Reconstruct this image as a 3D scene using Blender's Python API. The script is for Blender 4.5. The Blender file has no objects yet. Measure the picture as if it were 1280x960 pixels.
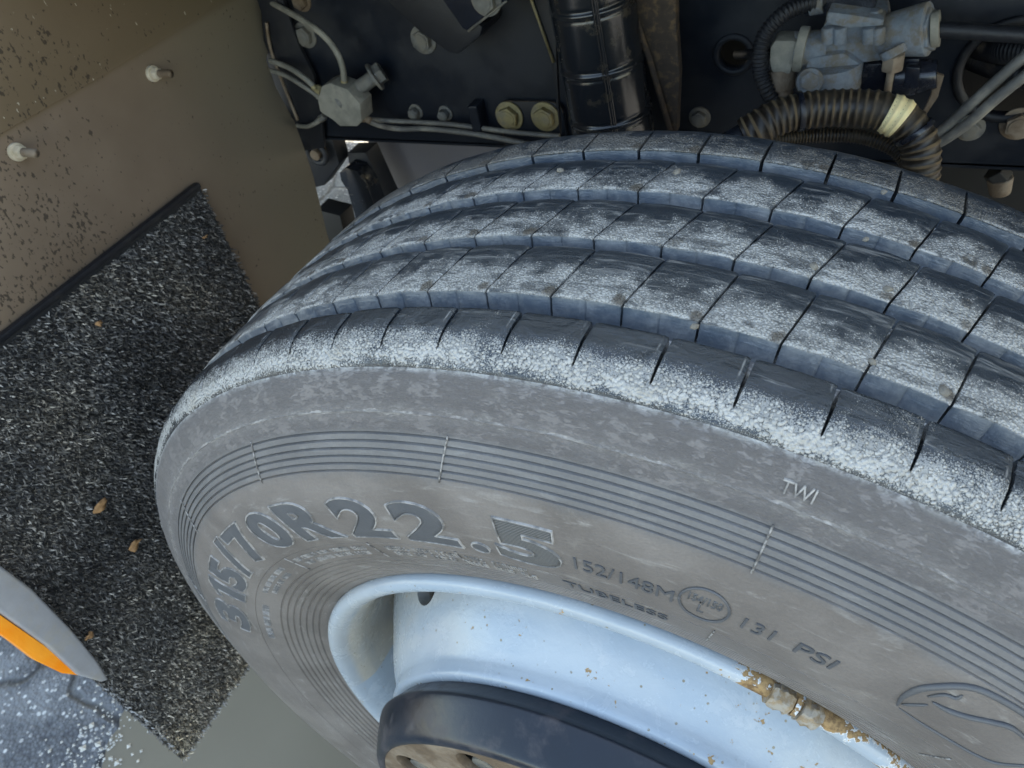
import bpy, bmesh, math, random
import numpy as np
from mathutils import Vector, Matrix, noise
R = math.radians
PI = math.pi
random.seed(7)
rng = np.random.default_rng(7)
S = bpy.context.scene
COL = S.collection

# ------------------------------------------------------------------ camera
CP = np.array([0.1466, -0.36662, 0.74432])
CR = np.array([[0.8949, 0.4103, -0.1754], [-0.164, 0.668, 0.7259], [0.4149, -0.6208, 0.6651]])
CF = 986.23
cd = bpy.data.cameras.new('camera'); cam = bpy.data.objects.new('camera', cd); COL.objects.link(cam)
cd.sensor_width = 36; cd.lens = CF / 1280 * 36; cd.clip_start = .02; cd.clip_end = 400
M3 = Matrix(CR.tolist()).transposed(); q = M3.to_quaternion(); q.normalize()
cam.rotation_mode = 'QUATERNION'; cam.rotation_quaternion = q; cam.location = CP.tolist()
cd.dof.use_dof = True; cd.dof.focus_distance = .47; cd.dof.aperture_fstop = 20
S.camera = cam
def ray(u, v):
    d = np.array([(u - 640) / CF, (480 - v) / CF, -1.]) @ CR
    return d / np.linalg.norm(d)
def at(u, v, ax, val):                      # the point of the place seen at (u, v) that lies on the plane ax = val
    d = ray(u, v); t = (val - CP[ax]) / d[ax]
    return Vector((CP + t * d).tolist())
def atY(u, v, y): return at(u, v, 1, y)

# ------------------------------------------------------------------ light
SUN_EL, SUN_AZ = 46, 12      # azimuth measured from +Y towards +X
w = bpy.data.worlds.new('World'); S.world = w; w.use_nodes = True
nt = w.node_tree; bg = nt.nodes['Background']
sky = nt.nodes.new('ShaderNodeTexSky'); sky.sky_type = 'NISHITA'; sky.sun_disc = False
sky.sun_elevation = R(SUN_EL); sky.sun_rotation = R(SUN_AZ); sky.air_density = 1.0; sky.dust_density = 1.2; sky.ozone_density = .6
nt.links.new(sky.outputs[0], bg.inputs[0]); bg.inputs[1].default_value = 0.15
sd = bpy.data.lights.new('sun', 'SUN'); sun = bpy.data.objects.new('sun', sd); COL.objects.link(sun)
sd.energy = 4.5; sd.angle = R(.53); sd.color = (1, .93, .82)
sv = Vector((math.sin(R(SUN_AZ)) * math.cos(R(SUN_EL)), math.cos(R(SUN_AZ)) * math.cos(R(SUN_EL)), math.sin(R(SUN_EL))))
sun.rotation_euler = sv.to_track_quat('Z', 'Y').to_euler()
S.view_settings.view_transform = 'Standard'; S.view_settings.look = 'None'
S.view_settings.exposure = 2.5; S.view_settings.use_white_balance = True; S.view_settings.white_balance_temperature = 8200; S.view_settings.white_balance_tint = 8; S.view_settings.gamma = 1; S.view_settings.use_curve_mapping = False
S.cycles.max_bounces = 8; S.cycles.diffuse_bounces = 5; S.cycles.use_denoising = True

# ------------------------------------------------------------------ object helpers
def tag(o, label=None, cat=None, group=None, kind=None):
    if label: o['label'] = label
    if cat: o['category'] = cat
    if group: o['group'] = group
    if kind: o['kind'] = kind
    return o
def empty(name, loc=(0, 0, 0)):
    o = bpy.data.objects.new(name, None); COL.objects.link(o); o.location = loc; o.empty_display_size = .02
    return o
def link(name, me, mat, parent=None, smooth=True):
    o = bpy.data.objects.new(name, me); COL.objects.link(o)
    for m in (mat if isinstance(mat, (list, tuple)) else [mat]): me.materials.append(m)
    if smooth: me.polygons.foreach_set('use_smooth', [True] * len(me.polygons))
    if parent:
        o.parent = parent
        o.matrix_parent_inverse = Matrix.Translation(-PW[parent.name]) if parent.name in PW else Matrix()
    return o
PW = {}
def thing(name, label, cat, loc=(0, 0, 0), group=None):
    o = empty(name, loc); PW[o.name] = Vector(loc); tag(o, label, cat, group); return o
def mesh(name, verts, faces):
    me = bpy.data.meshes.new(name); me.from_pydata([tuple(v) for v in verts], [], faces); me.update(); return me
def frm(bm, name):
    me = bpy.data.meshes.new(name); bm.to_mesh(me); bm.free(); return me
def sharp(o, deg=32):
    me = o.data; me.polygons.foreach_set('use_smooth', [True] * len(me.polygons))
    bm = bmesh.new(); bm.from_mesh(me); bm.normal_update()
    for e in bm.edges:
        if len(e.link_faces) == 2 and e.calc_face_angle(0) > R(deg): e.smooth = False
    bm.to_mesh(me); bm.free(); return o
def bev(bm, off, seg=2, deg=30):
    es = [e for e in bm.edges if len(e.link_faces) == 2 and e.calc_face_angle(0) > R(deg)]
    bmesh.ops.bevel(bm, geom=es, offset=off, segments=seg, profile=.6, affect='EDGES', clamp_overlap=True)
def box_bm(c, s, rot=None, b=0., seg=2, bm=None):
    t = bmesh.new(); bmesh.ops.create_cube(t, size=1); bmesh.ops.scale(t, vec=s, verts=t.verts)
    if b: bev(t, b, seg)
    if rot is not None: bmesh.ops.transform(t, matrix=rot.to_4x4(), verts=t.verts)
    bmesh.ops.translate(t, vec=c, verts=t.verts)
    return join(bm, t)
def join(bm, t):
    if bm is None: return t
    me = bpy.data.meshes.new('tmp'); t.to_mesh(me); t.free(); bm.from_mesh(me); bpy.data.meshes.remove(me); return bm
def cyl_bm(p0, p1, r0, r1=None, seg=24, b=0., bm=None, hexa=False):
    p0 = Vector(p0); p1 = Vector(p1); d = p1 - p0
    t = bmesh.new(); bmesh.ops.create_cone(t, cap_ends=True, segments=6 if hexa else seg, radius1=r0, radius2=r0 if r1 is None else r1, depth=d.length)
    if b: bev(t, b, 2, 40)
    bmesh.ops.transform(t, matrix=Matrix.Translation((p0 + p1) / 2) @ d.to_track_quat('Z', 'Y').to_matrix().to_4x4(), verts=t.verts)
    return join(bm, t)
def smooth_path(pts, n=8):
    P = [Vector(p) for p in pts]; out = []
    for i in range(len(P) - 1):
        a = P[max(i - 1, 0)]; b = P[i]; c = P[i + 1]; d = P[min(i + 2, len(P) - 1)]
        for k in range(n):
            t = k / n
            out.append(.5 * ((2 * b) + (c - a) * t + (2 * a - 5 * b + 4 * c - d) * t * t + (3 * b - a - 3 * c + d) * t ** 3))
    out.append(P[-1]); return out
def resample(P, step):
    A = np.array([p[:] for p in P]); d = np.r_[0, np.cumsum(np.linalg.norm(np.diff(A, axis=0), axis=1))]
    t = np.arange(0, d[-1], step); return [Vector([float(np.interp(x, d, A[:, k])) for k in range(3)]) for x in t]
def tube_mesh(P, rad, seg=12, name='tube', cap=True):
    P = [Vector(p) for p in P]; n = len(P); V = []; F = []
    rr = rad if callable(rad) else (lambda i: rad)
    T = (P[1] - P[0]).normalized(); U = T.orthogonal().normalized()
    for i in range(n):
        T2 = (P[min(i + 1, n - 1)] - P[max(i - 1, 0)]).normalized()
        U = (U - T2 * U.dot(T2)).normalized(); W = T2.cross(U)
        r = rr(i)
        for k in range(seg):
            a = 2 * PI * k / seg; V.append(P[i] + (U * math.cos(a) + W * math.sin(a)) * r)
    for i in range(n - 1):
        for k in range(seg):
            F.append((i * seg + k, i * seg + (k + 1) % seg, (i + 1) * seg + (k + 1) % seg, (i + 1) * seg + k))
    if cap: F.append(tuple(range(seg))[::-1]); F.append(tuple((n - 1) * seg + k for k in range(seg)))
    return mesh(name, V, F)
def corrugated(P, r, pitch, depth, seg=20, name='hose'):
    P = resample(P, pitch / 6)
    prof = [0, 0, 0, .5, 1, .5]
    me = tube_mesh(P, lambda i: r - depth + depth * prof[i % 6], seg, name)
    for p in me.polygons: p.material_index = 1 if (p.index // seg) % 6 in (3, 4) else 0
    return me
def revolve(profile, nseg, name, closed=True, a0=0, a1=2 * PI):    # profile: (y, r) pairs about the Y axis
    n = len(profile); P = np.array(profile); ang = np.linspace(a0, a1, nseg + (0 if closed else 1), endpoint=not closed)
    m = len(ang)
    V = np.stack([np.outer(np.cos(ang), P[:, 1]), np.tile(P[:, 0], (m, 1)), np.outer(np.sin(ang), P[:, 1])], -1).reshape(-1, 3)
    F = []
    for i in range(m if closed else m - 1):
        j = (i + 1) % m
        for k in range(n - 1): F.append((i * n + k, i * n + k + 1, j * n + k + 1, j * n + k))
    return mesh(name, V.tolist(), F)
def extrude_outline(pts, depth_vec, name, b=0.):                   # closed planar polygon pushed along depth_vec
    bm = bmesh.new(); vs = [bm.verts.new(p) for p in pts]; f = bm.faces.new(vs)
    r = bmesh.ops.extrude_face_region(bm, geom=[f]); nv = [g for g in r['geom'] if isinstance(g, bmesh.types.BMVert)]
    bmesh.ops.translate(bm, vec=depth_vec, verts=nv); bmesh.ops.recalc_face_normals(bm, faces=bm.faces)
    if b: bev(bm, b, 2)
    return frm(bm, name)

# ------------------------------------------------------------------ node helpers
class G:
    def __init__(s, name):
        s.m = bpy.data.materials.new(name); s.m.use_nodes = True; s.t = s.m.node_tree
        s.b = s.t.nodes['Principled BSDF']
    def n(s, kind, ins=None, **kw):
        x = s.t.nodes.new('ShaderNode' + kind)
        for k, v in kw.items(): setattr(x, k, v)
        for k, v in (ins or {}).items(): s.put(x.inputs[k], v)
        return x
    def put(s, sock, v):
        if isinstance(v, bpy.types.NodeSocket): s.t.links.new(v, sock)
        elif isinstance(v, bpy.types.Node): s.t.links.new(v.outputs[0], sock)
        else:
            if isinstance(v, (tuple, list)) and len(v) == 3 and sock.type == 'RGBA': v = (*v, 1)
            sock.default_value = v
    def mth(s, op, a, b=0., c=0., clamp=False):
        x = s.n('Math', operation=op, use_clamp=clamp); s.put(x.inputs[0], a); s.put(x.inputs[1], b); s.put(x.inputs[2], c); return x.outputs[0]
    def mix(s, f, a, b):
        x = s.n('Mix', data_type='RGBA'); s.put(x.inputs[0], f); s.put(x.inputs[6], a); s.put(x.inputs[7], b); return x.outputs[2]
    def coord(s, obj=None):
        x = s.n('TexCoord'); x.object = obj; return x.outputs['Object']
    def scale(s, vec, sc, off=(0, 0, 0)):
        x = s.n('Mapping'); s.put(x.inputs[0], vec); x.inputs['Scale'].default_value = sc; x.inputs['Location'].default_value = off; return x.outputs[0]
    def noise(s, vec, sc, det=4, rough=.55, dist=0.):
        x = s.n('TexNoise'); s.put(x.inputs['Vector'], vec); x.inputs['Scale'].default_value = sc; x.inputs['Detail'].default_value = det
        x.inputs['Roughness'].default_value = rough; x.inputs['Distortion'].default_value = dist; return x.outputs[0]
    def vor(s, vec, sc, feat='F1', rnd=1.):
        x = s.n('TexVoronoi', feature=feat); s.put(x.inputs['Vector'], vec); x.inputs['Scale'].default_value = sc; x.inputs['Randomness'].default_value = rnd
        return x.outputs['Distance']
    def ss(s, v, a, b):                     # smoothstep a -> b gives 0 -> 1 (a may exceed b)
        x = s.n('MapRange', interpolation_type='SMOOTHSTEP'); s.put(x.inputs[0], v)
        if (not isinstance(a, (int, float)) or not isinstance(b, (int, float))) or a <= b:
            s.put(x.inputs[1], a); s.put(x.inputs[2], b); return x.outputs[0]
        x.inputs[1].default_value = b; x.inputs[2].default_value = a; x.inputs[3].default_value = 1; x.inputs[4].default_value = 0
        return x.outputs[0]
    def bump(s, h, strength=.5, dist=.001, normal=None):
        x = s.n('Bump'); s.put(x.inputs['Height'], h); x.inputs['Strength'].default_value = strength; x.inputs['Distance'].default_value = dist
        if normal is not None: s.put(x.inputs['Normal'], normal)
        return x.outputs[0]
    def out(s, col=None, rough=None, metal=None, normal=None, spec=None):
        for k, v in (('Base Color', col), ('Roughness', rough), ('Metallic', metal), ('Normal', normal), ('Specular IOR Level', spec)):
            if v is not None: s.put(s.b.inputs[k], v)
        return s.m
def ringed(g, obj):                         # (arc, y, r) coordinates about the wheel axle, in metres
    c = g.coord(obj); x = g.n('SeparateXYZ', {0: c}); X, Y, Z = x.outputs
    r = g.mth('SQRT', g.mth('ADD', g.mth('MULTIPLY', X, X), g.mth('MULTIPLY', Z, Z)))
    th = g.mth('ARCTAN2', Z, X)
    v = g.n('CombineXYZ', {0: g.mth('MULTIPLY', th, .45), 1: Y, 2: r}).outputs[0]
    return c, v, th, Y, r

wheel = thing('wheel_assembly', 'large truck wheel with dusty grey tyre marked 315/70R22.5 and pale blue painted rim', 'wheel')
tyre_e = wheel

# ------------------------------------------------------------------ materials
def mat_plain(name, col, rough=.6, metal=0., var=.25, sc=60, bumps=.15, dust=None, dustamt=.5, spec=.5, dsc=25):
    g = G(name); c = g.coord()
    n1 = g.noise(c, sc, 5, .6); n2 = g.noise(c, dsc, 6, .65)
    lo = tuple(x * (1 - var) for x in col); hi = tuple(min(1, x * (1 + var)) for x in col)
    base = g.mix(n1, lo, hi)
    f = g.ss(n2, .62 - dustamt * .4, .75 - dustamt * .25)
    rg = rough
    if dust is not None:
        base = g.mix(g.mth('MULTIPLY', f, min(1, dustamt * 1.6)), base, dust)
        rg = g.mth('MULTIPLY_ADD', f, (0.9 - rough) * min(1, dustamt * 1.6), rough)
    return g.out(base, rg, metal, g.bump(g.noise(c, sc * 8, 4, .7), bumps, .0015), spec)

DUSTC = (.33, .32, .30); DUSTB = (.30, .27, .23)
def mat_tread():
    g = G('dusty_tread_rubber'); c, v, th, Y, r = ringed(g, wheel)
    uv = g.n('SeparateXYZ', {0: g.n('UVMap').outputs[0]}); U, V = uv.outputs[0], uv.outputs[1]
    big = g.noise(c, 28, 4, .6); med = g.noise(c, 110, 5, .6, .4); fine = g.noise(c, 900, 3, .7)
    streak = g.noise(g.scale(v, (1, 7, 7)), 34, 5, .6, .8)
    wob = g.mth('MULTIPLY_ADD', g.noise(v, 55, 4, .6, .5), .9, -.45)
    vv = g.mth('ADD', V, wob)
    near = g.ss(vv, .98, .22)                                   # crust sits on the outboard part of each rib
    mask = g.mth('MULTIPLY_ADD', near, .76, -.06)
    mask = g.mth('ADD', mask, g.mth('MULTIPLY_ADD', big, 1.5, -.80)); mask = g.mth('ADD', mask, g.mth('MULTIPLY_ADD', med, .7, -.36))
    outb = g.ss(Y, .03, -.09)
    wc = g.n('Mix', {0: .0012, 4: c, 5: g.n('TexNoise', {'Vector': c, 'Scale': 260.}).outputs[1]}, data_type='VECTOR').outputs[1]
    cells = g.vor(wc, 620); cells2 = g.vor(c, 1500)
    crust = g.ss(g.mth('SUBTRACT', mask, g.mth('MULTIPLY', cells, 1.25)), -.06, .10)
    grain = g.ss(g.mth('SUBTRACT', g.mth('MULTIPLY', mask, 1.25), g.mth('MULTIPLY', cells2, 1.0)), .0, .30)
    powder = g.mth('MULTIPLY', g.ss(g.mth('ADD', mask, g.mth('MULTIPLY_ADD', fine, .7, -.35)), .12, .95), .34)
    dust = g.mth('MAXIMUM', g.mth('MAXIMUM', g.mth('MULTIPLY', crust, .74), g.mth('MULTIPLY', grain, .48)), powder)
    smear = g.mth('MULTIPLY', g.ss(streak, .50, .74), .34)
    dust = g.mth('MAXIMUM', dust, smear)
    rub_off = g.ss(g.noise(g.scale(v, (1, 3, 3), (5, 2, 1)), 48, 5, .6, .9), .50, .64); dust = g.mth('MULTIPLY', dust, g.mth('MULTIPLY_ADD', rub_off, -.62, 1.))
    edge = g.mth('MULTIPLY', g.ss(g.mth('ABSOLUTE', g.mth('ADD', V, -.02)), .055, .0), g.ss(med, .38, .55))
    dust = g.mth('MAXIMUM', dust, g.mth('MULTIPLY', edge, .75))
    wall = g.ss(V, 0., -.06)
    wdust = g.mth('MULTIPLY_ADD', g.ss(g.noise(c, 60, 6, .75), .35, .75), .26, .08)
    dust = g.mth('ADD', g.mth('MULTIPLY', dust, g.mth('SUBTRACT', 1., wall)), g.mth('MULTIPLY', wdust, wall))
    rub = g.mix(big, (.009, .014, .020), (.024, .034, .044))
    rub = g.mix(wall, rub, (.040, .064, .094))  # sky reflection on the groove walls put into the rubber colour
    dc = g.mix(med, (.42, .405, .37), (.62, .605, .57))
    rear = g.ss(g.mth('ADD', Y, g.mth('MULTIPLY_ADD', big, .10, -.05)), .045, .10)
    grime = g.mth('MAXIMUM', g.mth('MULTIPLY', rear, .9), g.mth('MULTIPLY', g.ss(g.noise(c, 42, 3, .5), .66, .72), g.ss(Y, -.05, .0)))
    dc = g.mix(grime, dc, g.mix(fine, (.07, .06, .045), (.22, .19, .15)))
    col = g.mix(dust, rub, dc)
    du_ = g.mth('MULTIPLY', g.mth('SUBTRACT', U, .07), 1.); dv_ = g.mth('SUBTRACT', V, .09)
    st_ = g.mth('ADD', g.mth('SQRT', g.mth('ADD', g.mth('MULTIPLY', du_, du_), g.mth('MULTIPLY', dv_, dv_))), g.mth('MULTIPLY_ADD', med, .16, -.08))
    st = g.mth('MULTIPLY', g.mth('MULTIPLY', g.ss(st_, .12, .05), g.ss(V, -.02, .0)), g.ss(g.noise(c, 19, 2, .4), .44, .54))
    col = g.mix(g.mth('MULTIPLY', st, .85), col, (.075, .062, .048))
    h = g.mth('ADD', g.mth('MULTIPLY', crust, g.mth('SUBTRACT', 1.0, g.mth('MULTIPLY', cells, 1.1))), g.mth('MULTIPLY', fine, .25))
    h = g.mth('MULTIPLY', h, g.mth('SUBTRACT', 1., g.mth('MULTIPLY', wall, .97)))
    nrm = g.bump(h, .9, .0014, g.bump(g.mth('ADD', med, g.mth('MULTIPLY', streak, .6)), .5, .002))
    return g.out(col, g.mth('MULTIPLY_ADD', dust, .45, .30), 0., nrm, .6)
def mat_shoulder():
    g = G('shoulder_rubber_with_white_crust'); c, v, th, Y, r = ringed(g, wheel)
    uv = g.n('SeparateXYZ', {0: g.n('UVMap').outputs[0]}); U, V = uv.outputs[0], uv.outputs[1]
    big = g.noise(c, 26, 4, .6); med = g.noise(c, 110, 5, .6, .4); fine = g.noise(c, 1000, 3, .7)
    wv = g.scale(v, (1, 1, 1))
    wob = g.mth('MULTIPLY_ADD', g.noise(wv, 42, 5, .6, .6), .42, -.21)
    vv = g.mth('ADD', g.mth('ADD', V, wob), g.mth('MULTIPLY_ADD', big, -.5, .25))                                  # 0 at the groove, 1 at the shoulder edge
    lo = g.ss(vv, .20, .72); hi = g.ss(g.mth('ADD', V, g.mth('MULTIPLY', wob, .5)), 1.15, .86)
    mask = g.mth('MULTIPLY', lo, hi)
    mask = g.mth('ADD', g.mth('MULTIPLY', mask, .60), g.mth('MULTIPLY_ADD', big, 1.2, -.62)); mask = g.mth('ADD', mask, g.mth('MULTIPLY_ADD', med, .6, -.30))
    wc = g.n('Mix', {0: .0022, 4: c, 5: g.n('TexNoise', {'Vector': c, 'Scale': 200.}).outputs[1]}, data_type='VECTOR').outputs[1]
    cells = g.vor(wc, 520); cells2 = g.vor(c, 1400)
    solid = g.mth('MULTIPLY', g.mth('MULTIPLY', g.ss(g.mth('ABSOLUTE', g.mth('ADD', vv, -.86)), .20, .0), lo), g.mth('MULTIPLY_ADD', g.noise(c, 60, 5, .7), 1.4, -.35))
    crust = g.ss(g.mth('SUBTRACT', g.mth('ADD', mask, solid), g.mth('MULTIPLY', cells, 1.25)), -.03, .09)
    pow2 = g.mth('MULTIPLY', g.ss(g.mth('SUBTRACT', g.mth('ADD', mask, .1), g.mth('MULTIPLY', cells2, .8)), .0, .3), .45)
    streak = g.noise(g.scale(v, (1, 6, 6)), 30, 5, .6, 1.2)
    smear = g.mth('MULTIPLY', g.ss(streak, .56, .78), .30)
    dust = g.mth('MAXIMUM', g.mth('MAXIMUM', g.mth('MULTIPLY', crust, .76), pow2), smear)
    lipu = g.mth('MULTIPLY', g.ss(g.mth('ABSOLUTE', g.mth('ADD', U, -.06)), .022, .0), g.mth('MULTIPLY', g.ss(V, .0, .12), g.ss(V, .5, .3)))
    dust = g.mth('MAXIMUM', dust, g.mth('MULTIPLY', lipu, g.mth('MULTIPLY', g.ss(med, .4, .65), .3)))
    rub = g.mix(big, (.007, .012, .018), (.020, .029, .038))
    dc = g.mix(med, (.40, .39, .365), (.64, .63, .60)); dc = g.mix(g.ss(big, .55, .75), dc, (.44, .41, .36))
    col = g.mix(dust, rub, dc)
    h = g.mth('ADD', g.mth('MULTIPLY', crust, g.mth('SUBTRACT', 1.1, cells)), g.mth('MULTIPLY', fine, .2))
    nrm = g.bump(h, 1., .0018, g.bump(g.mth('ADD', g.noise(c, 45, 3, .5, .6), g.mth('MULTIPLY', streak, .25)), .7, .0040))
    return g.out(col, g.mth('MULTIPLY_ADD', dust, .55, .17), 0., nrm, .7)
def mat_sidewall():
    g = G('dusty_sidewall_rubber'); c, v, th, Y, r = ringed(g, wheel)
    big = g.noise(c, 14, 4, .55); med = g.noise(c, 70, 5, .6); fine = g.noise(c, 600, 4, .7)
    tang = g.noise(g.scale(v, (1, 5, 5)), 26, 6, .65, .7)
    base = g.mix(g.ss(big, .3, .7), (.128, .112, .102), (.200, .178, .163))
    base = g.mix(g.ss(tang, .55, .75), base, (.27, .255, .24))
    up = g.ss(g.mth('ADD', r, g.mth('MULTIPLY_ADD', med, .012, -.006)), .424, .436)     # ribbed band and above: cleaner, bluer rubber
    base = g.mix(g.mth('MULTIPLY', up, .7), base, g.mix(tang, (.066, .073, .083), (.165, .170, .176)))
    bz = g.mth('MULTIPLY', g.ss(r, .4535, .458), g.ss(r, .4925, .486))                   # scuffed buttress
    scr = g.noise(g.scale(v, (.7, 1.9, 1.9)), 230, 8, .8, .3)
    scr = g.ss(g.mth('ADD', scr, g.mth('MULTIPLY_ADD', med, .60, -.30)), .42, .80)
    rw = g.mth('ADD', r, g.mth('MULTIPLY_ADD', g.noise(v, 45, 6, .7), .009, -.0045))
    mould = g.ss(g.mth('ABSOLUTE', g.mth('ADD', rw, -.4668)), .0075, .0)
    flash = g.mth('MULTIPLY', g.ss(g.mth('ABSOLUTE', g.mth('ADD', rw, -.4668)), .0011, .0003), g.ss(g.noise(c, 30, 4, .6), .42, .55))
    scr2 = g.mth('MAXIMUM', g.mth('MULTIPLY', scr, g.mth('MULTIPLY_ADD', mould, .75, .18)), g.mth('MULTIPLY', flash, .5))
    base = g.mix(g.mth('MULTIPLY', bz, .55), base, g.mix(g.noise(g.scale(v, (1, 2, 2)), 20, 8, .7), (.105, .096, .098), (.225, .204, .200)))
    base = g.mix(g.mth('MULTIPLY', bz, scr2), base, (.50, .48, .46))
    crackx = g.mth('MULTIPLY', g.ss(g.vor(g.scale(v, (.6, 2, 2)), 110, 'DISTANCE_TO_EDGE'), .035, .0), g.mth('MULTIPLY', bz, g.ss(med, .50, .62)))
    base = g.mix(g.mth('MULTIPLY', crackx, .0), base, (.55, .54, .52))
    top = g.mth('MULTIPLY', g.ss(r, .4865, .4905), g.ss(g.noise(c, 200, 5, .7), .40, .56)); base = g.mix(top, base, (.46, .46, .45))
    sm = g.ss(g.noise(c, 30, 9, .78, .4), .54, .74); base = g.mix(g.mth('MULTIPLY', sm, .30), base, (.36, .335, .30)); dk = g.ss(g.noise(g.scale(c, (1, 1, 1), (3, 1, 2)), 80, 9, .8), .57, .74); base = g.mix(g.mth('MULTIPLY', dk, .22), base, (.09, .085, .08))
    ink = g.mth('MULTIPLY', g.ss(g.noise(c, 33, 2, .4), .74, .78), .5)
    base = g.mix(ink, base, (.30, .29, .27))
    base = g.mix(g.mth('MULTIPLY', g.ss(fine, .3, .7), .22), base, (.07, .065, .06))
    h = g.mth('ADD', g.mth('MULTIPLY', fine, .25), g.mth('ADD', g.mth('MULTIPLY', g.mth('MULTIPLY', scr, bz), 1.1), g.mth('MULTIPLY', tang, .5)))
    return g.out(base, g.mth('MULTIPLY_ADD', sm, .2, .48), 0., g.bump(h, .75, .0014), .45)
M = {}
M['tread'] = mat_tread(); M['shoulder'] = mat_shoulder(); M['sidewall'] = mat_sidewall()
g = G('raised_letter_rubber'); c, v, th, Y, r = ringed(g, wheel)
n1 = g.noise(c, 60, 5, .6); base = g.mix(n1, (.055, .059, .066), (.100, .102, .106))
M['letter'] = g.out(base, .5, 0., g.bump(g.noise(c, 500, 3, .6), .3, .0006), .5)
g = G('hatched_letter_rubber'); c, v, th, Y, r = ringed(g, wheel)
wv = g.mth('SINE', g.mth('MULTIPLY', r, 2 * PI / .0013))
base = g.mix(g.ss(wv, -.3, .6), (.04, .042, .046), (.17, .165, .155))
M['hatch'] = g.out(base, .55, 0., g.bump(wv, .6, .0005), .5)
g = G('letter_edge_rubber'); c = g.coord(wheel)
M['worn'] = g.out(g.mix(g.noise(c, 90, 4), (.10, .095, .09), (.15, .14, .13)), .6, 0., None, .4)
M['ledge'] = g.out(g.mix(g.ss(g.noise(c, 120, 4), .4, .6), (.16, .155, .15), (.34, .325, .31)), .6, 0., None, .4)
M['ridge'] = g = G('rib_rubber'); c = g.coord(wheel)
M['ridge'] = g.out(g.mix(g.ss(g.noise(c, 300, 4), .4, .6), (.09, .085, .08), (.30, .29, .28)), .6, 0., None, .4)
M['groove'] = mat_plain('groove_floor_rubber', (.03, .036, .044), .6, sc=90, dust=(.2, .2, .19), dustamt=.25)

def mat_rim():
    g = G('pale_blue_rim_paint'); c, v, th, Y, r = ringed(g, wheel)
    big = g.noise(c, 9, 4, .5); med = g.noise(c, 45, 5, .6); fine = g.noise(c, 240, 5, .7)
    base = g.mix(g.ss(big, .35, .65), (.31, .365, .415), (.40, .455, .50))
    chalk = g.mth('MULTIPLY', g.ss(g.noise(g.scale(v, (1, 2, 2)), 22, 6, .7, .4), .54, .72), .35)
    base = g.mix(chalk, base, (.56, .575, .58))
    inner = g.mth('MULTIPLY', g.ss(r, .2835, .279), g.mth('MULTIPLY', g.ss(r, .272, .2728), g.ss(th, 1.5, 2.2))); base = g.mix(g.mth('MULTIPLY', inner, g.mth('MULTIPLY_ADD', med, .5, .6)), base, g.mix(fine, (.34, .30, .22), (.50, .46, .38)))
    left = g.ss(th, 1.9, 2.5)                                  # dusty inside towards the sheltered side
    base = g.mix(g.mth('MULTIPLY', g.mth('MULTIPLY', left, g.ss(Y, -.155, -.11)), .55), base, (.42, .38, .32))
    zone = g.mth('MULTIPLY', g.ss(th, 1.28, 1.16), g.ss(th, .70, .85))
    lip = g.mth('MULTIPLY', zone, g.ss(r, .279, .287))
    th1 = g.mth('SUBTRACT', .672, g.mth('MULTIPLY', lip, g.mth('MULTIPLY', g.ss(g.noise(g.scale(c, (1, 1, 1), (2, 5, 1)), 22, 2, .4), .40, .60), .20))); th1 = g.mth('SUBTRACT', th1, g.mth('MULTIPLY', g.ss(th, 1.9, 1.1), .035))
    blue = g.mth('MULTIPLY', g.ss(g.noise(g.scale(v, (.5, 3, 3)), 10, 3, .5), .42, .68), .45); base = g.mix(blue, base, (.25, .335, .42))
    rustn = g.mth('ADD', g.mth('MULTIPLY', g.noise(c, 60, 5, .62), .75), g.mth('MULTIPLY', fine, .25))
    rust = g.ss(g.mth('SUBTRACT', rustn, th1), -.012, .008)
    rust = g.mth('MAXIMUM', rust, 0)
    spk = g.mth('MULTIPLY', g.ss(g.vor(c, 120), .15, .09), g.ss(med, .50, .58))
    halo = g.mth('MULTIPLY', g.ss(g.mth('SUBTRACT', rustn, th1), -.05, -.01), lip)
    base = g.mix(halo, base, (.66, .68, .69))
    rc = g.mix(g.ss(fine, .35, .65), (.12, .065, .025), (.34, .215, .095)); rc = g.mix(g.ss(med, .6, .8), rc, (.09, .06, .05))
    base = g.mix(rust, base, rc); base = g.mix(spk, base, (.22, .19, .13))
    h = g.mth('SUBTRACT', g.mth('MULTIPLY', fine, .08), g.mth('MULTIPLY', rust, .8))
    h = g.mth('ADD', h, g.mth('MULTIPLY', g.mth('MULTIPLY', rust, fine), .9))
    return g.out(base, g.mth('ADD', g.mth('MULTIPLY_ADD', rust, .45, .27), g.mth('MULTIPLY', chalk, .25)), 0., g.bump(h, .6, .0011, g.bump(med, .22, .003)), .6)
M['rim'] = mat_rim()
M['hub'] = mat_plain('black_hub_plastic', (.007, .012, .020), .28, sc=30, dust=(.12, .10, .10), dustamt=.26, bumps=.12, dsc=18)
M['rust'] = mat_plain('brown_rusty_steel', (.125, .085, .052), .75, sc=60, var=.45, dust=(.24, .19, .14), dustamt=.5, bumps=.5)
M['rustdk'] = mat_plain('dark_flaking_rust', (.025, .016, .010), .75, sc=120, var=.6, dust=(.14, .085, .04), dustamt=.35, bumps=.8, dsc=110)
M['iron'] = mat_plain('dark_cast_iron', (.012, .011, .010), .7, sc=60)
M['zinc'] = mat_plain('dusty_zinc_steel', (.16, .16, .15), .42, .6, sc=160, var=.5, dust=(.26, .235, .19), dustamt=.5, bumps=.7, dsc=60)
M['brass'] = mat_plain('yellow_zinc_plating', (.30, .25, .13), .38, .7, sc=160, var=.5, dust=(.28, .25, .19), dustamt=.45, bumps=.6, dsc=60)
M['alu'] = mat_plain('cast_aluminium', (.24, .28, .32), .40, .5, sc=200, var=.45, dust=(.24, .19, .13), dustamt=.48, bumps=1.0, dsc=60)
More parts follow.
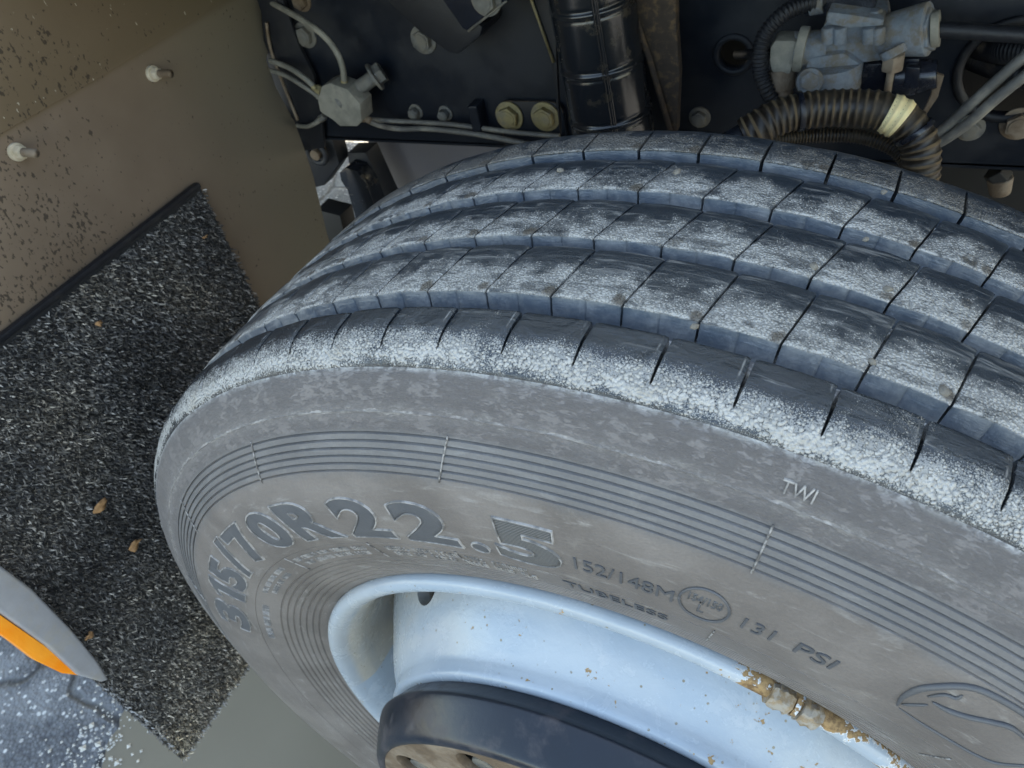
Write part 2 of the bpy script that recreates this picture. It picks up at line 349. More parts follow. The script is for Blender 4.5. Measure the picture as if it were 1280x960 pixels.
M['grey'] = mat_plain('dusty_grey_plastic', (.17, .16, .13), .6, sc=80, var=.4, dust=(.29, .27, .22), dustamt=.5, bumps=.6)
M['tube'] = mat_plain('dusty_nylon_tube', (.10, .095, .085), .5, sc=120, dust=(.24, .22, .18), dustamt=.5, bumps=.3)
M['rail'] = mat_plain('blue_black_frame_paint', (.006, .009, .0145), .38, sc=12, var=.35, dust=(.030, .031, .034), dustamt=.40, bumps=.12, dsc=5, spec=.32)
M['black'] = mat_plain('black_rubber', (.009, .010, .013), .5, sc=70, dust=(.05, .046, .040), dustamt=.22, bumps=.25, spec=.35)
M['blackgloss'] = mat_plain('glossy_black_plastic', (.010, .012, .018), .22, sc=70, dust=(.08, .07, .06), dustamt=.18, bumps=.1)
M['duct'] = mat_plain('satin_black_duct_skin', (.008, .010, .013), .20, sc=30, dust=(.07, .05, .024), dustamt=.20, bumps=.08, dsc=40)
M['conduit'] = mat_plain('dusty_brown_conduit', (.016, .011, .007), .45, sc=60, dust=(.06, .042, .022), dustamt=.35, bumps=.1, dsc=30)
M['ribdust'] = mat_plain('tan_dust_on_ribs', (.045, .031, .018), .6, sc=60, dust=(.15, .10, .05), dustamt=.5, bumps=.1, dsc=40)
M['amber'] = g = None
g = G('orange_lamp_lens'); c = g.coord(); g.b.inputs['Transmission Weight'].default_value = .0
M['amber'] = g.out(g.mix(g.ss(g.noise(c, 25, 2), .3, .7), (1., .27, .01), (1., .36, .03)), .22, 0., g.bump(g.noise(c, 300, 2), .25, .001), .5)
M['fender'] = mat_plain('grey_fender_paint', (.27, .27, .28), .5, sc=40, dust=(.30, .27, .22), dustamt=.35, bumps=.1)
M['shield'] = mat_plain('mauve_grey_shield', (.15, .14, .15), .7, sc=14, var=.12, dust=(.17, .155, .15), dustamt=.4, bumps=.1, dsc=6)
M['stone'] = mat_plain('grey_brown_stone', (.20, .18, .15), .8, sc=200, var=.4, bumps=.6)

M['cadm'] = mat_plain('dusty_cream_plating', (.42, .36, .26), .55, .1, sc=160, dust=(.5, .43, .33), dustamt=.6, bumps=.35, dsc=60)
def mat_guard():
    g = G('muddy_brown_guard'); c = g.coord(); s = g.n('SeparateXYZ', {0: c}).outputs
    big = g.noise(c, 5, 4, .55); med = g.noise(c, 30, 5, .6); fine = g.noise(c, 350, 3, .7)
    base = g.mix(g.ss(big, .3, .7), (.140, .098, .066), (.195, .142, .100))
    base = g.mix(g.ss(s[1], .20, .42), base, (.185, .155, .110))
    y2 = g.mth('ADD', s[1], g.mth('MULTIPLY_ADD', big, .2, -.1))
    zone = g.mth('MULTIPLY', g.ss(y2, .20, .03), 1.)
    up = g.ss(s[2], .490, .500)
    sp = g.mth('ADD', g.mth('MULTIPLY', g.noise(g.scale(c, (1, 1.4, .9)), 165, 3, .55), .7), g.mth('MULTIPLY', med, .3))
    spots = g.ss(g.mth('ADD', sp, g.mth('MULTIPLY', g.mth('MAXIMUM', zone, g.mth('MULTIPLY', up, g.ss(y2, .28, .1))), .085)), .635, .665)
    base = g.mix(g.mth('MULTIPLY', up, .5), base, (.125, .090, .046))
    base = g.mix(g.mth('MULTIPLY', spots, .8), base, (.035, .026, .018))
    fl = g.mth('MULTIPLY', g.ss(g.noise(g.scale(c, (1, 2.2, 1)), 95, 3, .6), .70, .73), up)
    base = g.mix(fl, base, (.42, .38, .30))
    h = g.mth('ADD', g.mth('MULTIPLY', fine, .15), g.mth('SUBTRACT', med, spots))
    return g.out(base, .72, 0., g.bump(h, .25, .0015), .3)
M['guard'] = mat_guard()
g = G('bristle_fibre'); a = g.n('Attribute'); a.attribute_name = 'tone'
M['bristle'] = g.out(a.outputs['Color'], .55, 0., None, .5)
M['matback'] = mat_plain('black_mat_backing', (.012, .013, .015), .7, sc=100, bumps=.3)
def mat_asphalt():
    g = G('worn_asphalt'); c = g.coord()
    v = g.vor(c, 150); n = g.noise(c, 6, 5, .6); f = g.noise(c, 400, 3, .7)
    base = g.mix(v, (.15, .16, .175), (.045, .05, .06)); base = g.mix(g.ss(n, .4, .65), base, (.22, .23, .24))
    wh = g.mth('MULTIPLY', g.ss(g.vor(c, 70), .34, .18), g.ss(g.noise(c, 14, 4), .40, .6)); base = g.mix(wh, base, (.62, .62, .60))
    cr = g.ss(g.vor(g.n('Mix', {0: .15, 4: c, 5: g.n('TexNoise', {'Vector': c, 'Scale': 6.}).outputs[1]}, data_type='VECTOR').outputs[1], 4.2, 'DISTANCE_TO_EDGE'), .045, .0)
    base = g.mix(g.mth('MULTIPLY', cr, .8), base, (.02, .02, .022))
    h = g.mth('SUBTRACT', g.mth('MULTIPLY', v, -1.), g.mth('MULTIPLY', cr, 2.))
    return g.out(base, .75, 0., g.bump(h, .7, .004), .5)
M['asphalt'] = mat_asphalt()
g = G('smooth_dried_mud'); c = g.coord()
M['mud'] = g.out(g.mix(g.noise(c, 5, 4, .5), (.20, .172, .125), (.25, .220, .165)), .8, 0., g.bump(g.noise(c, 60, 4), .1, .002), .3)

# ------------------------------------------------------------------ ground
GZ = -.507
gv = [(-60, -60, GZ), (60, -60, GZ), (60, 60, GZ), (-60, 60, GZ)]
tag(link('ground', mesh('ground', gv, [(0, 1, 2, 3)]), M['asphalt'], None, False), kind='structure')
def blob(cx, cy, rx, ry, z, n=90, seed=1, rough=.12):
    V = []
    for k in range(n):
        a = 2 * PI * k / n
        d = 1 + rough * noise.noise(Vector((math.cos(a) * 2.2, math.sin(a) * 2.2, seed))) * 2 + .05 * noise.noise(Vector((math.cos(a) * 9, math.sin(a) * 9, seed))) + .02 * noise.noise(Vector((math.cos(a) * 40, math.sin(a) * 40, seed)))
        V.append((cx + rx * d * math.cos(a), cy + ry * d * math.sin(a), z))
    return V
mv = blob(-.50, .15, .52, .60, GZ + .004, n=240, seed=3, rough=.16)
tag(link('mud_patch', mesh('mud_patch', mv, [tuple(range(len(mv)))]), M['mud'], None, False), kind='structure')
M['grit'] = mat_plain('pale_grit', (.50, .49, .46), .8, sc=200, var=.5, bumps=.3)
V = []; F = []; rg = random.Random(5)
for i in range(6000):
    k = rg.randrange(len(mv)); p = mv[k]; sp_ = abs(rg.gauss(0, .05)) * (1 if rg.random() < .75 else -.6); f_ = 1 + sp_ / .5
    cx_ = -.50 + (p[0] + .50) * f_ + rg.uniform(-.02, .02); cy_ = .15 + (p[1] - .15) * f_ + rg.uniform(-.02, .02); s_ = rg.uniform(.0012, .0042) * (1 if rg.random() < .93 else 1.8)
    b = len(V)
    for dx, dy, dz in ((1, .1, .3), (-.2, .9, .2), (-.9, -.1, .35), (.1, -1, .25), (.1, 0, 1), (0, .1, -.3)):
        V.append((cx_ + dx * s_ * rg.uniform(.7, 1.2), cy_ + dy * s_ * rg.uniform(.7, 1.2), GZ + .004 + dz * s_ * .8))
    F += [(b, b + 1, b + 4), (b + 1, b + 2, b + 4), (b + 2, b + 3, b + 4), (b + 3, b, b + 4), (b + 1, b, b + 5), (b + 2, b + 1, b + 5), (b + 3, b + 2, b + 5), (b, b + 3, b + 5)]
tag(link('grit', mesh('grit', V, F), M['grit'], None, False), 'loose pale grit scattered along the edge of the dried mud', 'grit', kind='stuff')

# ------------------------------------------------------------------ tyre
# sidewall surface, radius -> y (outboard side)
SW = [(.4897, -.1246), (.4855, -.1285), (.478, -.1322), (.470, -.1352), (.462, -.1378), (.4537, -.1402), (.445, -.1445), (.431, -.1499), (.415, -.1535), (.400, -.1550), (.380, -.1543), (.363, -.1513), (.345, -.1465), (.330, -.141), (.315, -.1355), (.305, -.1305), (.2985, -.1265)]
_r = np.array([a for a, b in SW][::-1]); _y = np.array([b for a, b in SW][::-1])
_rr = np.linspace(_r[0], _r[-1], 400); _yy = np.interp(_rr, _r, _y)
_k = np.exp(-np.linspace(-2, 2, 25) ** 2); _k /= _k.sum(); _ys = np.convolve(np.pad(_yy, 12, mode='edge'), _k, 'valid')
_wt = np.clip(np.minimum(_rr - _rr[0], _rr[-1] - _rr) / .012, 0, 1); _yy = _yy * (1 - _wt) + _ys * _wt
def ysw(r): return float(np.interp(r, _rr, _yy))
def tread_r(y): return .5060 - .35 * y * y - .012 * y
lines = [.4537, .4492, .4447, .4402, .4357, .4312]
fine_rings = [.3415, .3360, .3305, .3250, .3195, .3140, .3090]
prof = []
def addr(r, d=0.): prof.append((ysw(r) + d, r))
rs = set(np.round(np.linspace(.4890, .2990, 46), 5).tolist())
marks = [(l, .0008, .0017) for l in lines] + [(.3645, .0005, .0005)] + [(l, .0011, .0012) for l in fine_rings]
for l, wd, dp in marks:
    rs = {x for x in rs if abs(x - l) > wd * 1.6}
seq = [(x, 0.) for x in rs]
for l, wd, dp in marks:
    seq += [(l + wd, 0.), (l + wd * .35, dp), (l - wd * .35, dp), (l - wd, 0.)]
seq.append((.4668, -.0006)); seq += [(.4676, 0.), (.4660, 0.)]
seq.sort(key=lambda t: -t[0])
for r_, d_ in seq: addr(r_, d_)
prof.insert(0, (-.1225, .4905)); prof.insert(0, (-.108, .489)); prof.insert(0, (-.096, .4905)); prof.insert(0, (-.04, .4925))
rear = [(.0, .493), (.04, .4925), (.096, .4905), (.108, .489), (.1246, .489), (.133, .478), (.1402, .454), (.150, .431), (.155, .400), (.151, .363), (.141, .33), (.1265, .2985)]
prof = rear[::-1] + prof
tyre = link('tyre', revolve(prof, 820, 'tyre'), M['sidewall'], wheel)
sharp(tyre, 38)

PIT = 2 * PI / 82
NP_ = 82
UG = [0, .012, .035, .09, .2, .35, .47, .488, .5, .512, .53, .65, .8, .91, .965, .988, 1]
VG = [0, .012, .035, .09, .18, .3, .42, .55, .67, .78, .88, .95, .985, 1]
def block_geo(k, y0, y1, ph, skew, half=.00065, scallop=.0009):
    """one tread block between two sipes; returns verts, faces, uvs"""
    V = []; UV = []; F = []
    rows = [(-3, 0), (-2, 0), (-1, 0)] + [(0, v) for v in VG] + [(1, 1), (2, 1)]
    for kind, v in rows:
        for u in UG:
            y = y0 + (y1 - y0) * v
            g_ = half / .505
            th = ph + k * PIT + skew * v + g_ + (PIT - 2 * g_) * u
            L = .0387
            du = min(u, 1 - u) * L; dv = min(v * (y1 - y0), (1 - v) * (y1 - y0))
            r = tread_r(y)
            r -= .0007 * math.exp(-(du / .0009) ** 2) + .0006 * math.exp(-(v * (y1 - y0) / .0009) ** 2) + .0010 * math.exp(-((1 - v) * (y1 - y0) / .0028) ** 2)
            P = Vector((th * 9, y * 18, 3.1)); nn = noise.noise(P * 1.6) * .0006 + noise.noise(P * 6) * .00025
            r += nn - .0005 * math.cos(2 * PI * u) * .5
            y += noise.noise(Vector((th * 60, v * 2, 5))) * .0006 * (1 if kind == 0 and v < .05 else .4)
            nick = scallop * (math.exp(-((u - .5) * L / .0006) ** 2) + .6 * math.exp(-(du / .0012) ** 2))
            if kind < 0:
                r = {-1: tread_r(y0) - .0028, -2: .4975, -3: .4895}[kind]
                y = y0 + {-1: -.0002, -2: -.0018, -3: -.0038}[kind] + nick + noise.noise(Vector((th * 80, kind, 2))) * .0005
            if kind > 0: r = {1: .4985, 2: .4895}[kind]; y = y1 + {1: .0004, 2: .002}[kind]
            V.append((r * math.cos(th), y, r * math.sin(th)))
            UV.append((u, v if kind == 0 else (kind * .15 if kind < 0 else 1 + .1 * kind)))
    nu = len(UG); nr = len(rows)
    for i in range(nr - 1):
        for j in range(nu - 1): F.append((i * nu + j, i * nu + j + 1, (i + 1) * nu + j + 1, (i + 1) * nu + j))
    for j, side in ((0, 0), (nu - 1, 1)):        # sipe walls
        base = len(V)
        for i in range(nr):
            x, y, z = V[i * nu + j]; r = math.hypot(x, z); s = .4895 / r if r > .4895 else 1
            V.append((x * s, y, z * s)); UV.append((side, -.6))
        for i in range(nr - 1):
            a = (i * nu + j, (i + 1) * nu + j, base + i + 1, base + i)
            F.append(a if side else a[::-1])
    return V, F, UV
def geo_mesh(name, V, F, UV):
    me = mesh(name, V, F); l = me.uv_layers.new(name='UVMap')
    idx = np.empty(len(me.loops), dtype=np.int32); me.loops.foreach_get('vertex_index', idx)
    l.data.foreach_set('uv', np.array(UV, dtype=np.float32)[idx].ravel()); return me
RIBS = [(-.0765, -.0338, 91.32, -1.10), (-.0240, .0162, 90.83, -1.45), (.0290, .0690, 89.87, -1.35)]
VIS = (R(56), R(166))
rest = ([], [], [])
for y0, y1, ph, sk in RIBS:
    for k in range(NP_):
        a = (R(ph) + k * PIT) % (2 * PI)
        V, F, UV = block_geo(k, y0, y1, R(ph), R(sk))
        if VIS[0] < a < VIS[1]:
            o = link('tread_block', geo_mesh('tread_block', V, F, UV), M['tread'], tyre); sharp(o, 50)
        else:
            b = len(rest[0]); rest[0].extend(V); rest[2].extend(UV); rest[1].extend([tuple(i + b for i in f) for f in F])
o = link('tread_ribs', geo_mesh('tread_ribs', *rest), M['tread'], tyre); sharp(o, 50); o['kind'] = 'stuff'
# shoulder ribs: slits run only part of the way across
def shoulder(sign, ph, skew, mat, ygroove, prof_s, slit_to):
    VV = []; FF = []; UU = []
    us = [0, .015, .05, .12, .25, .4, .49, .5, .51, .6, .75, .88, .95, .985, 1]
    vs = prof_s                        # (v, y, r)
    rows = [(-3, 0), (-2, 0), (-1, 0)] + [(0, i) for i in range(len(vs))] + [(1, 0)]
    for k in range(NP_):
        V = []; UV = []
        for kind, i in rows:
            v, y, r0 = vs[i]
            slit = max(0., min(1., (slit_to - v) / .05)) if kind == 0 else (1. if kind < 0 else 0.)
            half = .00105 * slit * (1 - .35 * v / slit_to)
            if kind == 1: v, y, r0 = vs[-1]; y += -.0005; r0 -= .006
            for u in us:
                g_ = half / .503; th = R(ph) + k * PIT + R(skew) * v + g_ + (PIT - 2 * g_) * u
                r = r0; yy = y
                P = Vector((th * 9, y * 18, 8.1)); r += noise.noise(P * 1.7) * .0007 + noise.noise(P * 7) * .0003
                du = min(u, 1 - u) * .0385
                r -= .0006 * math.exp(-(du / .0012) ** 2) * slit
                r += .0000 * math.exp(-((u * .0385 - .0025) / .0015) ** 2) * slit * (1 if kind == 0 else 0)
                if kind < 0:
                    r = {-1: r0 - .003, -2: .4975, -3: .4885}[kind]; yy = y + {-1: .0003, -2: .0012, -3: .003}[kind] * 1
                V.append((r * math.cos(th), sign * yy, r * math.sin(th))); UV.append((u, v if kind == 0 else (kind * .2 if kind < 0 else 1.1)))
        nu = len(us); nr = len(rows); F = []
        for i in range(nr - 1):
            for j in range(nu - 1):
                f = (i * nu + j, i * nu + j + 1, (i + 1) * nu + j + 1, (i + 1) * nu + j); F.append(f[::-1] if sign < 0 else f)
        for j, side in ((0, 0), (nu - 1, 1)):
            last = max(i for i, (kd, ii) in enumerate(rows) if kd <= 0 and vs[ii][0] <= slit_to + .001 or kd < 0)
            base = len(V)
            for i in range(last + 1):
                x, y, z = V[i * nu + j]; r = math.hypot(x, z); s = .4885 / r
                V.append((x * s, y, z * s)); UV.append((side, -.6))
            for i in range(last):
                a = (i * nu + j, (i + 1) * nu + j, base + i + 1, base + i); F.append(a if (side == 1) == (sign > 0) else a[::-1])
        b = len(VV); VV += V; UU += UV; FF += [tuple(i + b for i in f) for f in F]
    me = geo_mesh('shoulder_rib', VV, FF, UU)
    bm = bmesh.new(); bm.from_mesh(me); bmesh.ops.remove_doubles(bm, verts=bm.verts, dist=2e-5); bmesh.ops.recalc_face_normals(bm, faces=bm.faces); bm.normal_update(); bm.to_mesh(me); bm.free()
    o = link('shoulder_rib', me, mat, tyre); sharp(o, 50); return o
pn = [(0, -.0907), (.02, -.0912), (.06, -.093), (.14, -.096), (.25, -.100), (.38, -.1045), (.5, -.1085), (.62, -.112), (.70, -.1145), (.76, -.1166), (.80, -.1181), (.86, -.1202), (.92, -.1222), (.97, -.1238), (1, -.1246)]
def rsh(y):
    t = max(0, (abs(y) - .100) / .0246); return tread_r(math.copysign(min(abs(y), .112), y)) - .0002 - .0120 * t ** 2.3
pa = [(v, y, rsh(y) - (.0004 if v == 0 else 0)) for v, y in pn]
shoulder(1, 92.38 , .25, M['shoulder'], -.0907, pa, .80)
pb = [(v, -(.0790 + (y + .0907) / -.0339 * .0456) , 0) for v, y in pn]
pb = [(v, y, rsh(y) - (.0004 if v == 0 else 0)) for v, y, _ in pb]
def negp(p): return [(v, y, r) for v, y, r in p]
shoulder(-1, 91.66 , -.2, M['tread'], .0822, negp(pb), .62)
# stones lodged at sipe ends
def rock(name, loc, s, mat, parent=None, seed=0):
    bm = bmesh.new(); bmesh.ops.create_icosphere(bm, subdivisions=2, radius=1)
    for v in bm.verts: v.co *= 1 + .45 * noise.noise(v.co * 1.3 + Vector((seed, 0, 0)))
    bmesh.ops.scale(bm, vec=(s, s * .8, s * .55), verts=bm.verts)
    bmesh.ops.rotate(bm, cent=(0, 0, 0), matrix=Matrix.Rotation(seed * 1.7, 3, 'Z'), verts=bm.verts)
    bmesh.ops.translate(bm, vec=loc, verts=bm.verts)
    return link(name, frm(bm, name), mat, parent)

# radial ticks across the ribbed band, dividers
def sidestrip(path, wdt, hgt, mat, name, parent, closed=False):    # path of (angle, r) -> low raised bead on the sidewall
    P = []
    for a, r in path: P.append(Vector((r * math.cos(a), ysw(r) - hgt * .35, r * math.sin(a))))
    return link(name, tube_mesh(P, lambda i: wdt / 2, 8, name), mat, parent)
for a in (53.9, 75.4, 96.6, 118.4, 140.0, 161.6):
    sidestrip([(R(a) + (.456 - r) * .9 * (1 if a > 90 else 0), r) for r in np.linspace(.456, .429, 14)], .0011, .001, M['ridge'], 'rib_tick', tyre)
for a in (75.66, 100.5, 112.5, 131.0, 54.5):
    sidestrip([(R(a), r) for r in np.linspace(.3645, .343, 8)], .0010, .001, M['ridge'], 'divider', tyre)
sidestrip([(R(75.66), .3645), (R(75.66), .368)], .001, .001, M['ridge'], 'divider', tyre)

# lettering
dg = None
def glyph(txt, fill=True, bevel=0., bold=.012):
    cu = bpy.data.curves.new('glyph', 'FONT'); cu.body = txt; cu.size = 1; cu.resolution_u = 5; cu.offset = bold
    cu.align_x = 'LEFT'
    if fill: cu.fill_mode = 'FRONT' if False else 'BOTH'; cu.extrude = 0.0
    else: cu.fill_mode = 'NONE'; cu.bevel_depth = bevel; cu.bevel_resolution = 1
    ob = bpy.data.objects.new('glyph', cu); COL.objects.link(ob)
    d = bpy.context.evaluated_depsgraph_get(); d.update(); me = bpy.data.meshes.new_from_object(ob.evaluated_get(d))
    bpy.data.objects.remove(ob); bpy.data.curves.remove(cu); return me
def put_text(txt, aL, aR, r0, r1, mat, name, h=.0008, outline=.0, parent=None, bold=.012, emat=None, slant=0.):
    """txt between angles aL (left) and aR (right), letters standing from radius r0 to r1, raised by h"""
    if txt == '1':
        me = mesh('glyph', [(.30, 0, 0), (.62, 0, 0), (.62, .72, 0), (.38, .72, 0), (.08, .56, 0), (.08, .44, 0), (.30, .52, 0)], [(0, 1, 2, 3, 6), (3, 4, 5, 6)])
    else: me = glyph(txt, True, bold=bold)
    co = np.array([v.co[:] for v in me.vertices]); x0, x1 = co[:, 0].min(), co[:, 0].max(); y0, y1 = co[:, 1].min(), co[:, 1].max()
    W = abs(aL - aR) * (r0 + r1) / 2; H = r1 - r0
    def wrap(bm, lift, flat):
        for v in bm.verts:
            x = (v.co.x - x0) / (x1 - x0); y = (v.co.y - y0) / (y1 - y0) 
            r = r0 + H * y; a = aL + (aR - aL) * (x + slant * (y - .5))
            yy = ysw(r) - (lift if flat else v.co.z * 1.)
            if v.co.z < -.5: yy = ysw(r) + .0008
            v.co = Vector((r * math.cos(a), yy, r * math.sin(a)))
    bm = bmesh.new(); bm.from_mesh(me); bpy.data.meshes.remove(me)
    bmesh.ops.remove_doubles(bm, verts=bm.verts, dist=1e-5); bmesh.ops.triangulate(bm, faces=bm.faces)
    mx = .005 if H > .02 else .004
    for _ in range(4):
        es = [e for e in bm.edges if math.hypot((e.verts[0].co.x - e.verts[1].co.x) / (x1 - x0) * W, (e.verts[0].co.y - e.verts[1].co.y) / (y1 - y0) * H) > mx]
        if not es: break
        bmesh.ops.subdivide_edges(bm, edges=es, cuts=1); bmesh.ops.triangulate(bm, faces=[f for f in bm.faces if len(f.verts) > 3])
    for v in bm.verts: v.co.z = 0
    # skirt
    be = [e for e in bm.edges if len(e.link_faces) == 1]
    r = bmesh.ops.extrude_edge_only(bm, edges=be)
    for v in [g_ for g_ in r['geom'] if isinstance(g_, bmesh.types.BMVert)]: v.co.z = -1
    segs = []
    for e in be: segs.append([(v.co.x, v.co.y) for v in e.verts])
    wrap(bm, h, True); bmesh.ops.recalc_face_normals(bm, faces=bm.faces)
    o = link(name, frm(bm, name), mat, parent or tyre, False)
    if outline:
        V = []; F = []; w2 = outline / 2
        for (ax, ay), (bx, by) in segs:
            def m2(x, y):
                X = (x - x0) / (x1 - x0); Y = (y - y0) / (y1 - y0); return (aL + (aR - aL) * (X + slant * (Y - .5)), r0 + H * Y)
            A = m2(ax, ay); B = m2(bx, by); rm = (A[1] + B[1]) / 2
            dx = (B[0] - A[0]) * rm; dy = B[1] - A[1]; L = math.hypot(dx, dy)
            if L < 1e-6: continue
            nx, ny = -dy / L * w2, dx / L * w2; ex, ey = dx / L * w2 * .6, dy / L * w2 * .6
            b = len(V)
            for (a_, r_), s in ((A, -1), (B, 1)):
                for sd_, hh in ((-1, -.0003), (-.45, h + .0006), (.45, h + .0006), (1, -.0003)):
                    rr_ = r_ + ny * sd_ + s * ey; aa = a_ + (nx * sd_ + s * ex) / rm
                    V.append((rr_ * math.cos(aa), ysw(rr_) - hh, rr_ * math.sin(aa)))
            F += [(b, b + 1, b + 5, b + 4), (b + 1, b + 2, b + 6, b + 5), (b + 2, b + 3, b + 7, b + 6), (b, b + 3, b + 2, b + 1), (b + 4, b + 5, b + 6, b + 7)]
        link('letter_edge', mesh('letter_edge', V, F), emat or M['ledge'], tyre, False)
    return o
def pa_(u, v, y=-.1535):
    p = atY(u, v, y); return math.degrees(math.atan2(p.z, p.x)), math.hypot(p.x, p.z)
BIG = [('3', 164.6, 157.0), ('1', 155.3, 150.8), ('5', 149.8, 143.6), ('/', 143.4, 137.4), ('7', 136.9, 130.4), ('0', 129.3, 122.7), ('R', 121.6, 114.0), ('2', 112.6, 106.3), ('2', 104.9, 98.6), ('.', 97.4, 95.6), ('5', 94.6, 88.6)]
BIGPX = {}
for i, (ch, a, b) in enumerate(BIG):
    r1 = .4115 if ch != '.' else .3835
    if ch == '/': r1 = .4135
    put_text(ch, R(a), R(b), .3735, r1, M['hatch'] if (ch == '5' and a < 100) else M['letter'], 'size_digit' if ch.isdigit() else 'size_mark', .0006, .0013, bold=.05 if ch not in '/.' else .02)
put_text('152/148M', R(87.5), R(79.5), .3835, .3945, M['letter'], 'load_lettering', .0008, 0, bold=.0)
put_text('154/150', R(78.5), R(76.0), .3925, .4000, M['letter'], 'oval_lettering', .0005, 0)
put_text('L', R(77.6), R(77.1), .3840, .3910, M['letter'], 'oval_lettering', .0005, 0)
put_text('131', R(74.3), R(72.0), .3860, .3970, M['letter'], 'pressure_lettering', .0008, 0, bold=.0)
put_text('PSI', R(70.3), R(67.4), .3860, .3970, M['letter'], 'pressure_lettering', .0008, 0, bold=.0)
put_text('TUBELESS', R(89.3), R(79.5), .3510, .3605, M['letter'], 'tubeless_lettering', .0007, 0, bold=.0)
put_text('TWI', R(75.9), R(74.1), .4730, .4795, M['ledge'], 'wear_mark', .0009, 0, bold=.0)
ov = [(R(77.25) + .00001 + math.cos(t) * R(1.85), .3920 + math.sin(t) * .0150) for t in np.linspace(0, 2 * PI, 49)]
sidestrip(ov, .0016, .0012, M['letter'], 'oval_ring', tyre)
# rows of small worn text beside the bead, too worn to read: short raised strokes
def worn_row(aL, aR, r0, r1, seed, words):
    rd = random.Random(seed); V = []; F = []; a = aL; L = (aL - aR)
    step = R(.16)
    def bar(a0, a1, q0, q1):
        b = len(V); 
        for aa, qq in ((a0, q0), (a1, q0), (a1, q1), (a0, q1)): V.append((qq * math.cos(aa), ysw(qq) - .0007, qq * math.sin(aa)))
        for aa, qq in ((a0, q0), (a1, q0), (a1, q1), (a0, q1)): V.append((qq * math.cos(aa), ysw(qq) + .0004, qq * math.sin(aa)))
        F.extend([(b, b + 1, b + 2, b + 3)] + [(b + i, b + 4 + i, b + 4 + (i + 1) % 4, b + (i + 1) % 4) for i in range(4)])
    while a > aR:
        for _ in range(rd.randint(3, 7)):
            wd = R(.42); t = R(.10); rm = (r0 + r1) / 2; k = rd.random()
            bar(a, a - t, r0, r1)
            if k < .7: bar(a - t, a - wd + t, r1 - .0009, r1)
            if k > .3: bar(a - t, a - wd + t, r0, r0 + .0009)
            if rd.random() < .6: bar(a - wd + t, a - wd, r0, r1)
            if rd.random() < .5: bar(a - t, a - wd + t, rm - .0004, rm + .0004)
            a -= wd + step
            if a < aR: break
        a -= R(.7)
    link('worn_lettering', mesh('worn_lettering', V, F), M['worn'], tyre, False)
for i, (a, b, r0, r1) in enumerate([(110.5, 92.5, .3555, .3605), (110.2, 92.5, .3475, .3525), (130, 114, .3555, .3600), (129, 114.5, .3480, .3525), (147, 135, .3555, .3600), (146, 136, .3480, .3525), (165, 152, .352, .358)]):
    worn_row(R(a), R(b), r0, r1, i, 3)
# emblem: long pointed oval with a swept stroke inside
def px_strip(px, w_, h_, name='emblem_line'):
    pts = smooth_path([Vector((*pa_(u, v), 0)) for u, v in px], 6)
    P = [(R(p.x), p.y) for p in pts]; n = len(P)
    Pv = [Vector((r * math.cos(a), ysw(r) - h_ * .3, r * math.sin(a))) for a, r in P]
    return link(name, tube_mesh(Pv, lambda i: w_ / 2 * (min(1, .35 + 3 * min(i, n - 1 - i) / n)), 8, name), M['letter'], tyre)
px_strip([(1122, 878), (1130, 866), (1150, 858), (1180, 858), (1215, 864), (1250, 880), (1290, 905), (1330, 938), (1350, 975)], .0036, .0014)
px_strip([(1127, 877), (1145, 877), (1160, 877)], .0018, .001)
px_strip([(1160, 868), (1180, 867), (1195, 872), (1203, 870)], .0020, .001)
px_strip([(1166, 874), (1185, 884), (1210, 893), (1240, 901), (1265, 910), (1290, 930)], .0032, .0014)
px_strip([(1124, 882), (1150, 900), (1185, 921), (1215, 938), (1245, 950), (1285, 953), (1330, 958)], .0018, .001)

# ------------------------------------------------------------------ rim, disc, hub
rimp = [(-.060, .2730), (-.105, .2740), (-.118, .2765), (-.127, .2815), (-.1325, .2855), (-.1355, .2895), (-.1365, .2935), (-.1350, .2980), (-.1310, .3003), (-.1265, .3000), (-.122, .2965), (-.115, .2900), (-.100, .2865), (.10, .286), (.125, .300), (.131, .299), (.130, .280), (.10, .272), (-.06, .2730)]
def refine(p, n=3):
    P = smooth_path([Vector((a, b, 0)) for a, b in p], n); return [(q_.x, q_.y) for q_ in P]
rim = link('rim', revolve(refine(rimp, 3), 360, 'rim'), M['rim'], wheel); sharp(rim, 60)
dp = [(-.1590, .2040), (-.1592, .2115), (-.1565, .2160), (-.150, .2178), (-.142, .2205), (-.125, .2330), (-.110, .2420), (-.095, .2505), (-.080, .2590), (-.065, .2665), (-.050, .2705), (-.030, .2722)]
dprof = refine(dp, 4)
me = revolve(dprof, 480, 'wheel_disc')
bm = bmesh.new(); bm.from_mesh(me)
holes = [R(132.5 + 36 * k) for k in range(10)]
HY, HR = -.092, .0185
def hloc(v, a0):
    a = math.atan2(v.co.z, v.co.x) - a0; a = (a + PI) % (2 * PI) - PI
    return a * .252, (v.co.y - HY) * 1.13
kill = []
for f in bm.faces:
    c_ = f.calc_center_median()
    for a0 in holes:
        a = math.atan2(c_.z, c_.x) - a0; a = (a + PI) % (2 * PI) - PI
        if math.hypot(a * .252, (c_.y - HY) * 1.13) < HR: kill.append(f); break
bmesh.ops.delete(bm, geom=kill, context='FACES')
def dr(y): return float(np.interp(y, [p[0] for p in dprof], [p[1] for p in dprof]))
def snap(v):
    if v.co.y > -.06 or v.co.y < -.125: return
    for a0 in holes:
        x, y = hloc(v, a0); d = math.hypot(x, y)
        if d < HR * 1.3:
            x, y = x / d * HR, y / d * HR; Y_ = HY + y / 1.13; a = a0 + x / .252; r_ = dr(Y_); v.co = Vector((r_ * math.cos(a), Y_, r_ * math.sin(a)))
be = [e for e in bm.edges if len(e.link_faces) == 1 and -.125 < e.verts[0].co.y < -.06]
